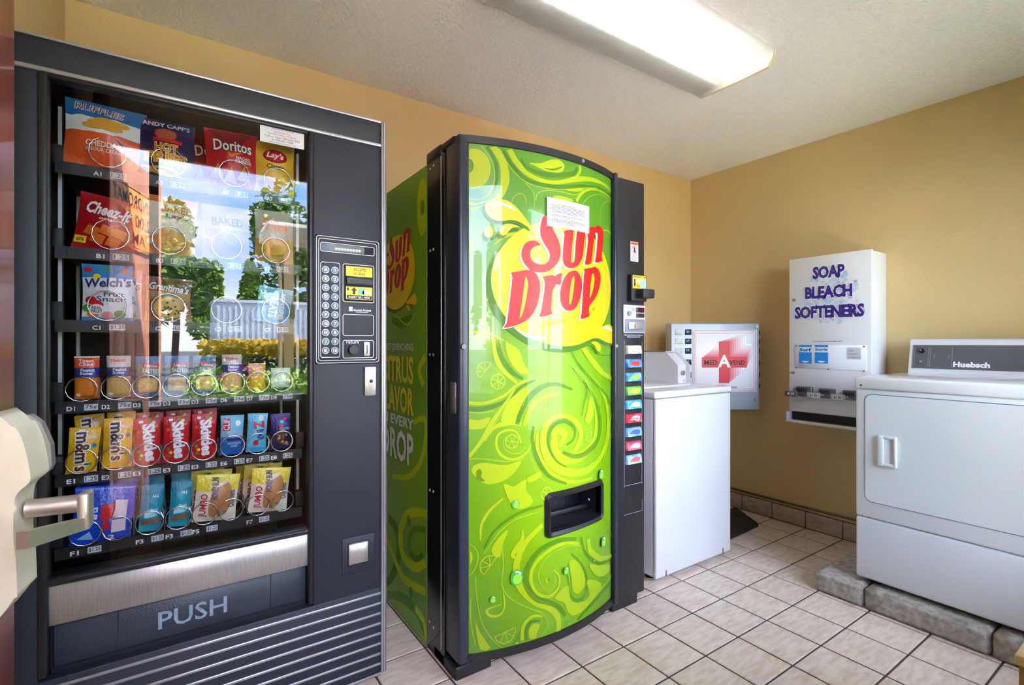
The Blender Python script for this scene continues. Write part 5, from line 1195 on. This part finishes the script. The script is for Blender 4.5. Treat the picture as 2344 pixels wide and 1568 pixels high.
# coin meter case with sloping open end
cmx0, cmx1 = 2.342, 2.455; cy0, cz0, cz1 = 1.792, WZ - .002, 1.089
side = [(cy0, cz0), (WY1 - .02, cz0), (WY1 - .02, cz1), (cy0 + .085, cz1), (cy0, cz0 + .105)]
cm = MB()
for x in (cmx0, cmx1 - .004): cm.prism(side, lambda u, v, w_: (w_, u, v), x, x + .004)
cm.box(cmx0, cmx1, cy0 + .085, WY1 - .02, cz1 - .004, cz1)
c_ = cm.build('coin_meter_case', M_enam, wa)
MB().prism([(cy0 + .03, cz0), (WY1 - .03, cz0), (WY1 - .03, cz1 - .006), (cy0 + .105, cz1 - .006), (cy0 + .03, cz0 + .105)], lambda u, v, w_: (w_, u, v), cmx0 + .004, cmx1 - .004).build('inner_face', M_enam, c_)
MB().cyl(((cmx0 + cmx1) / 2 + .02, cy0 + .031, cz0 + .06), (0, -1, 0), .014, .014, 16).build('key_lock', M_steel, c_)
for x, z in ((cmx0 + .02, cz0 + .014), (cmx1 - .02, cz0 + .014)): MB().cyl((x, cy0 + .031, z), (0, -1, 0), .005, .004, 8).build('screw', M_steel, c_)

# ================================================================ medicine dispenser hung across the corner
DF = 3.22
ctr = FW * DF + RT * ((1637 - 1172) / FPX * DF)
mv = thing('medicine_dispenser', (ctr.x, ctr.y, .705), 'grey steel medicine dispenser with red cross sign across the corner', 'dispenser', rz=YAW - R(90), local=True)
# local axes: x to the right, y away from the viewer, z up from the box bottom; front face at y = 0
k_ = DF / FPX
def mx_(zx): return (1460 + zx * .42079 - 1637) * k_
def mz_(zy): return HC + (784 - (700 + zy * .42079)) * k_ - .705
bw = (1738 - 1536) / 2 * k_
M_gal = mat('grey painted steel', (176, 186, 196), .4, metal=.25, var=.08, scale=8)
MB().rbox(-bw, bw, 0, .115, 0, mz_(96), .005).build('case', M_gal, mv)
MB().rbox(-bw + .16, bw - .02, .113, .135, .12, .42, .004).build('wall_bracket', M_gal, mv)
MB().rbox(mx_(296), mx_(648), -.004, .001, mz_(468), mz_(131), .002, 1).build('sign_plate', mat('white sign plate', (240, 240, 242), .3, var=.02), mv)
P = Print(lambda u, v, h: (u, -.004 - h, v), step=.0002)
M_cr = mat('cross red', (214, 44, 52), .4, var=.06); M_bd = mat('border red', (190, 70, 90), .5); M_gl = mat('grey outline', (150, 140, 146), .5)
for d, wd, m in ((3, .0022, M_bd), (9, .0015, M_bd), (16, .0012, M_bd)):
    q = rounded(mx_(298 + d), mx_(645 - d), mz_(466 - d), mz_(133 + d), .012); P.ribbon(q + [q[0]], wd, m, 1)
def cross(k):
    x0, x1, t, bt, a0, a1, al, ar = 440 + 12 * k, 495 + 12 * k, 195 - 3.8 * k, 420 - 9.5 * k, 280 - 9.4 * k, 335 - 9.4 * k, 347 + 12 * k, 590 + 4 * k
    return [(mx_(a), mz_(b)) for a, b in ((x0, t), (x1, t), (x1, a0), (ar, a0), (ar, a1), (x1, a1), (x1, bt), (x0, bt), (x0, a1), (al, a1), (al, a0), (x0, a0))]
tone = [(255, 252, 252), (250, 240, 240), (246, 224, 224), (244, 208, 208), (240, 186, 188), (236, 160, 164), (230, 130, 136), (226, 100, 108)]
for j in range(8):
    k = 8 - j; q = cross(k)
    m = mat('faded cross %d' % j, tone[j], .45); P.up(.5); P.poly(q, m); P.up(.5); P.ribbon(q + [q[0]], .0014, M_gl, 1)
q = cross(0); P.up(); P.poly(q, M_cr); P.up(); P.ribbon(q + [q[0]], .0018, M_ink, 1); P.up()
P.text('MED', mx_(360), mx_(430), mz_(321), mz_(296), M_ink, .02); P.text('VEND', mx_(497), mx_(580), mz_(321), mz_(296), M_ink, .02)
P.text('A', mx_(438), mx_(498), mz_(332), mz_(270), M_wht, .03); P.text('Center', mx_(490), mx_(538), mz_(447), mz_(434), M_ink)
P.build('sign_print', mv)
for r_, y_ in enumerate((128, 178, 230, 292, 360)):
    a = MB().rbox(mx_(202), mx_(243), -.003, .001, mz_(y_ + 31), mz_(y_), .001, 1).build('product_card', mat('pale card', (206, 216, 216), .4, var=.2, scale=30), mv)
    MB().rbox(mx_(256), mx_(291), -.003, .001, mz_(y_ + 31), mz_(y_), .001, 1).build('product_window', mat('dark window', (52, 72, 84), .2, var=.6, scale=60, tint=(20, 26, 34)), mv)
for zx, zy in ((647, 112), (643, 510)): MB().cyl((mx_(zx), 0, mz_(zy)), (0, -1, 0), .012, .006, 16, 0, .010).build('lock', M_steel, mv)
for zy in (145, 195, 245, 312, 376, 440):
    MB().rbox(bw - .001, bw + .022, .03, .052, mz_(zy + 13), mz_(zy - 13), .004).build('pull_knob', M_gask, mv)
    MB().box(bw - .0005, bw + .001, .012, .024, mz_(zy + 12), mz_(zy - 12)).build('knob_label', M_lbl, mv)

# ================================================================ soap dispenser on the wall
SPX = 3.018; sY0, sY1 = 1.098, 1.522; sZ0, sZ1 = .722, 1.630
sp_ = thing('soap_dispenser', (3.118, 1.31, .68), 'white steel wall dispenser lettered for soap, bleach and softeners', 'dispenser')
M_swh = mat('white powder coat', (226, 225, 224), .35, var=.03, scale=6)
MB().rbox(SPX + .012, XR - .001, sY0 + .004, sY1 - .004, sZ0, sZ1 - .004, .004).build('case', M_swh, sp_)
MB().rbox(SPX, SPX + .016, sY0, sY1, sZ0 + .015, sZ1, .004).build('door', M_swh, sp_)
def pxW(zx, zy): q = onX(1780 + zx * .30622, 540 + zy * .30612, SPX); return (q.y, q.z)
def soapP(u, v, h): return (SPX - h, u, v)
P = Print(soapP, step=.00025)
rg_ = random.Random(5); cY, cZ = pxW(390, 450)
for k in range(190):
    a = rg_.uniform(0, 6.28); q = rg_.uniform(0, 1) ** .6; r_ = rg_.uniform(.004, .013)
    c = rg_.choice(((206, 222, 234), (184, 208, 226), (218, 230, 238), (168, 196, 218), (198, 208, 230)))
    P.up(.03); P.poly(ell(cY + math.cos(a) * .145 * q, cZ + math.sin(a) * .165 * q, r_, r_, 12), mat('bubble %d' % c[0], c, .45, var=.05))
iPu = mat('violet lettering', (62, 36, 130), .45, var=.04)
P.up(); 
for t, tl, br in (('SOAP', (268, 228), (498, 308)), ('BLEACH', (212, 380), (555, 456)), ('SOFTENERS', (135, 530), (645, 604))):
    a, z1_ = pxW(*tl); b, z0_ = pxW(*br); zc_ = (z0_ + z1_) / 2; hh = {'SOAP': .031, 'BLEACH': .031, 'SOFTENERS': .031}[t]
    P.lv += .0004; P.text(t, a, b, zc_ - hh, zc_ + hh, M_wht, .10); P.lv += .0004; P.text(t, a, b, zc_ - hh, zc_ + hh, iPu, .048)
P.build('door_artwork', sp_)
P = Print(soapP); a = pxW(260, 782); b = pxW(487, 795); P.text('COIN SLIDE LOCKS OUT WHEN COLUMN IS EMPTY', a[0], b[0], (a[1] + b[1]) / 2 - .003, (a[1] + b[1]) / 2 + .003, iPu, .01)
P.build('notice_lettering', sp_)
a = pxW(130, 815); b = pxW(668, 1010)
wn_ = MB().rbox(SPX - .004, SPX + .001, b[0], a[0], b[1], a[1], .002, 1).build('card_window', mat('white card holder', (236, 236, 238), .25, var=.03), sp_)
for zx, zy in ((142, 822), (142, 985), (382, 998), (650, 1010), (650, 828)):
    q = pxW(zx, zy); MB().cyl((SPX - .004, q[0], q[1]), (-1, 0, 0), .004, .003, 10).build('screw', mat('brass screw', (150, 130, 96), .35, metal=.7), wn_)
M_sb = mat('detergent blue', (34, 134, 210), .4, var=.05); M_lb = mat('pale blue card', (206, 230, 244), .4)
for nm, x0, x1, t in (('card', 163, 258, 'Surf'), ('card', 280, 380, 'Snuggle')):
    a, zt_ = pxW(x0, 815); b, zb_ = pxW(x1, 955)
    P = Print(lambda u, v, h: (SPX - .004 - h, u, v), step=.0003); P.rect(b, a, zb_, zt_, M_sb); P.up(); P.rect(b, a, zt_ - .042, zt_ - .012, M_lb); P.up()
    P.text(t, a - .004, b + .004, zt_ - .036, zt_ - .019, iN, .03); m_ = (a + b) / 2; P.poly([(m_ - .016, zb_ + .014), (m_ + .016, zb_ + .014), (m_ + .022, zb_ + .012), (m_, zb_ + .003), (m_ - .022, zb_ + .012)], M_wht); P.build('product_card', wn_)
a, zt_ = pxW(518, 835); b, zb_ = pxW(625, 925)
P = Print(lambda u, v, h: (SPX - .004 - h, u, v)); P.rect(b, a, zb_, zt_, M_lbl); P.up()
for k, t in enumerate(('GAIN', 'LAUNDRY', 'DETERGENT')):
    P.text(t, a - .006, a - .006 - .007 * len(t), zt_ - .021 - k * .018, zt_ - .013 - k * .018, mat('grey lettering', (110, 110, 120), .6))
P.build('product_card', wn_)
for zx, zy in ((122, 480), (118, 1023)): q = pxW(zx, zy); MB().cyl((SPX, q[0], q[1]), (-1, 0, 0), .009, .006, 14).build('key_lock', M_steel, sp_)
M_gun = mat('gunmetal coin mechanism', (118, 118, 124), .35, metal=.7, var=.15, scale=40)
for zx in (150, 318, 497):
    dz = (zx - 150) * .085
    a = pxW(zx, 1122 + dz); b = pxW(zx + 118, 1215 + dz)
    cs = MB().rbox(SPX - .022, SPX + .002, b[0], a[0], b[1] + .008, a[1], .004).build('coin_chute', M_gun, sp_)
    for k in range(5):
        y = a[0] - .012 - k * .0105; MB().box(SPX - .0235, SPX - .021, y - .0025, y + .0025, (a[1] + b[1]) / 2 + .002, a[1] - .010).build('slot', M_gask, cs)
    sl = MB().rbox(SPX - .075, SPX - .010, a[0] - .030, a[0] + .034, b[1] + .016, b[1] + .030, .004).rbox(SPX - .079, SPX - .068, a[0] - .034, a[0] + .036, b[1] + .008, b[1] + .040, .004).build('coin_slide', M_alu if zx > 200 else M_gun, sp_)
    P = Print(lambda u, v, h: (SPX - .079 - h, u, v)); P.rect(a[0] - .022, a[0] + .022, b[1] + .014, b[1] + .034, M_gun if zx < 200 else M_lbl); P.up(); P.text('$1.25', a[0] + .018, a[0] - .018, b[1] + .017, b[1] + .031, M_wht if zx < 200 else M_ink, .03); P.build('price_print', sl)
MB().box(SPX - .0012, SPX + .002, sY0 + .03, sY1 - .03, .842, .844).build('fold_line', M_gun, sp_)
tr_ = [(SPX - .006, sZ0 - .018), (SPX - .055, sZ0 - .045), (SPX - .060, sZ0 - .040), (SPX - .058, sZ0 - .052), (SPX + .08, sZ0 - .052), (SPX + .08, sZ0 + .0)]
MB().add([(SPX - .048, sY0 + .01, .682), (SPX - .048, sY1 - .01, .682), (SPX + .10, sY1 - .01, .676), (SPX + .10, sY0 + .01, .676)], [(0, 1, 2, 3)]).rbox(SPX - .052, SPX - .044, sY0 + .006, sY1 - .006, .676, .692, .002, 1).box(SPX - .048, SPX + .10, sY1 - .012, sY1 - .008, .678, .735).box(SPX - .048, SPX + .10, sY0 + .008, sY0 + .012, .678, .735).build('delivery_tray', M_swh, sp_)
MB().box(SPX + .01, SPX + .012, sY0 + .01, sY1 - .01, .69, .735).build('chute_shade_plate', M_dark, sp_)  # dark plate stands in for the shade inside the chute opening

# ================================================================ dryer on concrete blocks
DX, DY1_, DY0_, DZ0, DZ1 = 2.487, .968, .284, .108, .990
dr = thing('dryer', (2.84, .626, .092), 'white front loading dryer standing on concrete blocks', 'dryer')
MB().rbox(DX + .02, 3.19, DY0_, DY1_ - .004, DZ0, .94, .006).build('cabinet', M_enam, dr)
MB().rbox(DX, DX + .024, DY0_, DY1_, .381, .938, .010, 3).build('front_panel', M_enam, dr)
MB().rbox(DX + .002, DX + .024, DY0_, DY1_, DZ0 + .006, .379, .012, 3).build('lower_panel', M_enam, dr)
MB().rbox(DX - .006, 3.192, DY0_ - .003, DY1_ + .003, .938, DZ1, .012, 3).build('top_panel', M_encl, dr)
dq = rounded(DY0_ + .045, .929, .455, .915, .026, 5)
dd = MB().prism(dq, lambda u, v, w_: (w_, u, v), DX - .004, DX + .003).build('door', M_enam, dr)
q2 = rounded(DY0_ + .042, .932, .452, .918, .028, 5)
MB().prism(q2, lambda u, v, w_: (w_, u, v), DX - .0008, DX + .002).build('door_gap_shade', mat('slate door gap shade', (92, 104, 130), .6), dd)  # slate rim paints the shade in the gap around the door
# scooped door pull
hy0, hy1, hz0, hz1 = .812, .880, .618, .747
ry0, ry1, rz0, rz1 = hy0 + .010, hy0 + .044, hz0 + .014, hz1 - .012      # the hollow one grips
pul = MB().rbox(DX - .020, DX - .003, ry1, hy1, hz0, hz1, .006, 3).rbox(DX - .020, DX - .003, hy0, ry0, hz0, hz1, .004, 2).rbox(DX - .019, DX - .003, hy0 + .004, ry1 + .004, rz1, hz1, .004, 2).rbox(DX - .019, DX - .003, hy0 + .004, ry1 + .004, hz0, rz0, .004, 2)
pul = pul.build('door_pull', M_enam, dd)
MB().add([(DX - .0045, ry0 - .004, rz0 - .004), (DX - .016, ry1 + .002, rz0 - .004), (DX - .016, ry1 + .002, rz1 + .004), (DX - .0045, ry0 - .004, rz1 + .004)], [(0, 1, 2, 3)]).build('pull_scoop', M_enam, pul)
MB().cyl((DX - .003, .944, .954), (-1, 0, 0), .004, .005, 8).build('screw', M_dark, dr)
MB().cyl((DX - .001, .925, .128), (-1, 0, 0), .005, .005, 8).build('screw', M_dirt, dr)
for x in (DX + .06, 3.13):
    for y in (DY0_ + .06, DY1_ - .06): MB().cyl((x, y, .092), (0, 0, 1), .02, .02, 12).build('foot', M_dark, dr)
# sloped console
cpf = [(3.045, DZ1 - .002), (3.188, DZ1 - .002), (3.188, 1.150), (3.180, 1.157), (3.090, 1.157), (3.078, 1.150)]
MB().prism(cpf, lambda u, v, w_: (u, w_, v), DY0_ + .005, .952).build('console', M_enam, dr)
def cf(u, v, h):     # on the sloped console face; u = y, v = 0..1 up
    a, b = Vector((3.045, 0, DZ1)), Vector((3.078, 0, 1.150)); p = a + (b - a) * v; nrm = Vector((-(b - a).z, 0, (b - a).x)).normalized()
    p = p + nrm * h; return (p.x, u, p.z)
P = Print(cf, step=.0005, base=.001); M_cg = mat('charcoal console print', (92, 92, 96), .35, var=.08)
P.rect(DY0_ + .015, .940, .14, .86, M_cg); P.up()
q = rounded(DY0_ + .018, .937, .17, .83, .01, 3); P.ribbon(q + [q[0]], .0012, C_('console line', (190, 190, 194)), 1)
for y0, y1, z0, z1 in ((.875, .930, .52, .80), (.875, .930, .20, .48), (.785, .868, .20, .80), (.797, .852, .45, .58)):
    q = rounded(y0, y1, z0, z1, .006, 3); P.ribbon(q + [q[0]], .001, C_('console line', (190, 190, 194)), 1)
P.text('Huebsch', .778, .652, .22, .36, M_wht, .05); P.build('console_print', dr)
p = cf(.903, .68, 0); MB().cyl(p, (-.98, 0, .2), .013, .012, 16, 0, .010).build('temperature_knob', M_gask, dr)
MB().cyl(cf(.903, .68, .012), (-.98, 0, .2), .004, .008, 8).build('knob_pointer', M_alu, dr)
MB().cyl(cf(.903, .34, 0), (-.98, 0, .2), .006, .006, 12).build('start_button', M_alu, dr)
M_conc = mat('grey concrete', (178, 170, 162), .9, var=.3, scale=40, bump=.8, bscale=70, tint=(138, 130, 122), detail=7)
for (y0, y1, lb) in ((.926, 1.118, 'short concrete block sticking out beyond the dryer corner'), (.523, .918, 'long concrete block under the dryer front'), (.125, .515, 'concrete block under the dryer nearest the tan cabinet')):
    mb = MB(); bm = bmesh.new(); bmesh.ops.create_cube(bm, size=1)
    for v in bm.verts: v.co = (2.645 + v.co.x * .40, (y0 + y1) / 2 + v.co.y * (y1 - y0), .046 + v.co.z * .092)
    bmesh.ops.bevel(bm, geom=bm.edges[:], offset=.008, segments=2, affect='EDGES'); bmesh.ops.subdivide_edges(bm, edges=[e_ for e_ in bm.edges if e_.calc_length() > .05], cuts=7, use_grid_fill=True)
    rg_ = random.Random(int(y0 * 1000))
    for v in bm.verts:
        if .004 < v.co.z < .088: v.co += Vector((rg_.uniform(-1, 1), rg_.uniform(-.5, .5), 0)) * .0012
    mb.bm(bm, 0, True); tag(mb.build('concrete_block', M_conc, None, (2.645, (y0 + y1) / 2, 0)), lb, 'block', 'concrete blocks under the dryer')
for k in range(2):
    tag(MB().rbox(2.87, 3.19, .135 + k * .42, .525 + k * .42, 0, .092, .008).build('concrete_block', M_conc), ['rear concrete block under the dryer near the tan cabinet', 'rear concrete block under the dryer near the wall dispenser'][k], 'block', 'concrete blocks under the dryer')

# ================================================================ ceiling light
lf = thing('ceiling_light', (1.44, 1.275, ZC), 'long fluorescent ceiling fixture with ribbed wraparound lens', 'light fixture')
LX0, LX1, LY0, LY1 = .848, 2.045, 1.085, 1.462
MB().rbox(LX0, LX1, LY0 + .04, LY1 - .04, ZC - .03, ZC - .001, .003).build('housing', M_trimw, lf)
ls = [(LY0, ZC - .012), (LY0 + .006, ZC - .048), (LY0 + .030, ZC - .078), ((LY0 + LY1) / 2, ZC - .081), (LY1 - .030, ZC - .078), (LY1 - .006, ZC - .048), (LY1, ZC - .012)]
mb = MB(); a = [(LX0 + .008, p[0], p[1]) for p in ls]; b = [(LX1 - .008, p[0], p[1]) for p in ls]; n = len(ls)
mb.add(a + b, [(i, i + 1, n + i + 1, n + i) for i in range(n - 1)], 0, False)
ml = bpy.data.materials.new('prismatic acrylic lens'); ml.use_nodes = True; MATS['lens'] = ml
nn = ml.node_tree.nodes; ll = ml.node_tree.links; nn.remove(nn['Principled BSDF'])
trl = nn.new('ShaderNodeBsdfTranslucent'); trl.inputs[0].default_value = (.9, .92, .9, 1); trp = nn.new('ShaderNodeBsdfTransparent'); trp.inputs[0].default_value = (.95, .97, .95, 1)
dfs = nn.new('ShaderNodeBsdfDiffuse'); dfs.inputs[0].default_value = (.72, .70, .66, 1)
rfr = nn.new('ShaderNodeBsdfRefraction'); rfr.inputs['Roughness'].default_value = .42; rfr.inputs['IOR'].default_value = 1.08
tcx = nn.new('ShaderNodeTexCoord'); wv = nn.new('ShaderNodeTexWave'); wv.inputs['Scale'].default_value = 55; wv.bands_direction = 'X'; ll.new(tcx.outputs['Object'], wv.inputs['Vector'])
bpn = nn.new('ShaderNodeBump'); bpn.inputs['Strength'].default_value = .5; bpn.inputs['Distance'].default_value = .002; ll.new(wv.outputs['Fac'], bpn.inputs['Height'])
for s_ in (rfr, dfs): ll.new(bpn.outputs[0], s_.inputs['Normal'])
m1 = nn.new('ShaderNodeMixShader'); m1.inputs[0].default_value = .34; ll.new(rfr.outputs[0], m1.inputs[1]); ll.new(trl.outputs[0], m1.inputs[2])
m2 = nn.new('ShaderNodeMixShader'); m2.inputs[0].default_value = .30; ll.new(m1.outputs[0], m2.inputs[1]); ll.new(dfs.outputs[0], m2.inputs[2])
m3 = nn.new('ShaderNodeMixShader'); m3.inputs[0].default_value = .25; ll.new(m2.outputs[0], m3.inputs[1]); ll.new(trp.outputs[0], m3.inputs[2]); ll.new(m3.outputs[0], nn['Material Output'].inputs[0])
mb.build('lens', ml, lf)
cap = [(p[0], p[1]) for p in ls]
for x0, x1 in ((LX0 - .002, LX0 + .010), (LX1 - .010, LX1 + .002)):
    MB().prism([(p[0] + (.002 if p[0] > 1.27 else -.002), p[1] - .002) for p in cap], lambda u, v, w_: (w_, u, v), x0, x1).build('end_cap', mat('yellowed end cap', (214, 200, 172), .45, var=.1), lf)
M_tube = mat('lit fluorescent tube', (244, 248, 255), .3, emit=TUBE_EMIT)
MB().cyl((LX0 + .03, 1.205, ZC - .045), (1, 0, 0), .013, LX1 - LX0 - .06, 14).build('lit_tube', M_tube, lf)
MB().cyl((LX0 + .03, 1.345, ZC - .045), (1, 0, 0), .013, LX1 - LX0 - .06, 14).build('dead_tube', M_trimw, lf)

# ================================================================ odds and ends on the floor
q = [onZ(1460 + a * .42079, 700 + b * .42079, .014) for a, b in ((455, 1078), (550, 1085), (655, 1190), (440, 1180))]
mt = MB().prism([(p.x, p.y) for p in (Vector((2.62, 1.905, 0)), Vector((3.165, 1.955, 0)), q[2], Vector((2.52, 1.665, 0)))], lambda u, v, w_: (u, v, w_), .001, .022)
tag(mt.build('floor_mat', mat('black rubber mat', (26, 27, 30), .6, var=.15, scale=60, bump=.4, bscale=200)), 'black rubber mat on the tiles beside the washer', 'mat')
pts = []
N = 520
y0_, y1_ = .98, 2.33
for i in range(N * 6 + 1):
    t = i / (N * 6); a = t * 2 * math.pi * 150; y = y1_ + (y0_ - y1_) * t; zc_ = .130 - .006 * math.sin(t * 3.1) + .004 * t
    pts.append((XR - .0085 + .0055 * math.cos(a), y, zc_ + .0055 * math.sin(a)))
tag(MB().tube(pts, .0022, 4).build('flexible_conduit', mat('grey metal conduit', (112, 108, 102), .4, metal=.6, var=.2), None), 'spiral metal conduit running along the top of the baseboard tiles', 'conduit')
bxm = mat('tan laminate', (190, 152, 106), .5, var=.15, scale=6, stretch=(1, 1, 6))
bx = thing('low_cabinet', (1.70, .15, 0), 'tan laminate low cabinet at the lower picture corner', 'cabinet')
bp0 = onX(2321, 1497, 1.55)
MB().rbox(1.555, 1.84, .02, bp0.y - .006, .0, bp0.z - .022, .003).build('body', bxm, bx)
MB().rbox(1.548, 1.846, .014, bp0.y, bp0.z - .022, bp0.z, .003).build('top', mat('pale tan top', (226, 196, 160), .45, var=.08), bx)
for k, y in enumerate((.026,)):
    dq_ = MB().rbox(1.545, 1.556, y, y + .250, .05, bp0.z - .035, .003).build('door', bxm, bx); MB().cyl((1.545, y + (.19 if k == 0 else .03), .30), (-1, 0, 0), .01, .02, 12).build('knob', M_nick, dq_)
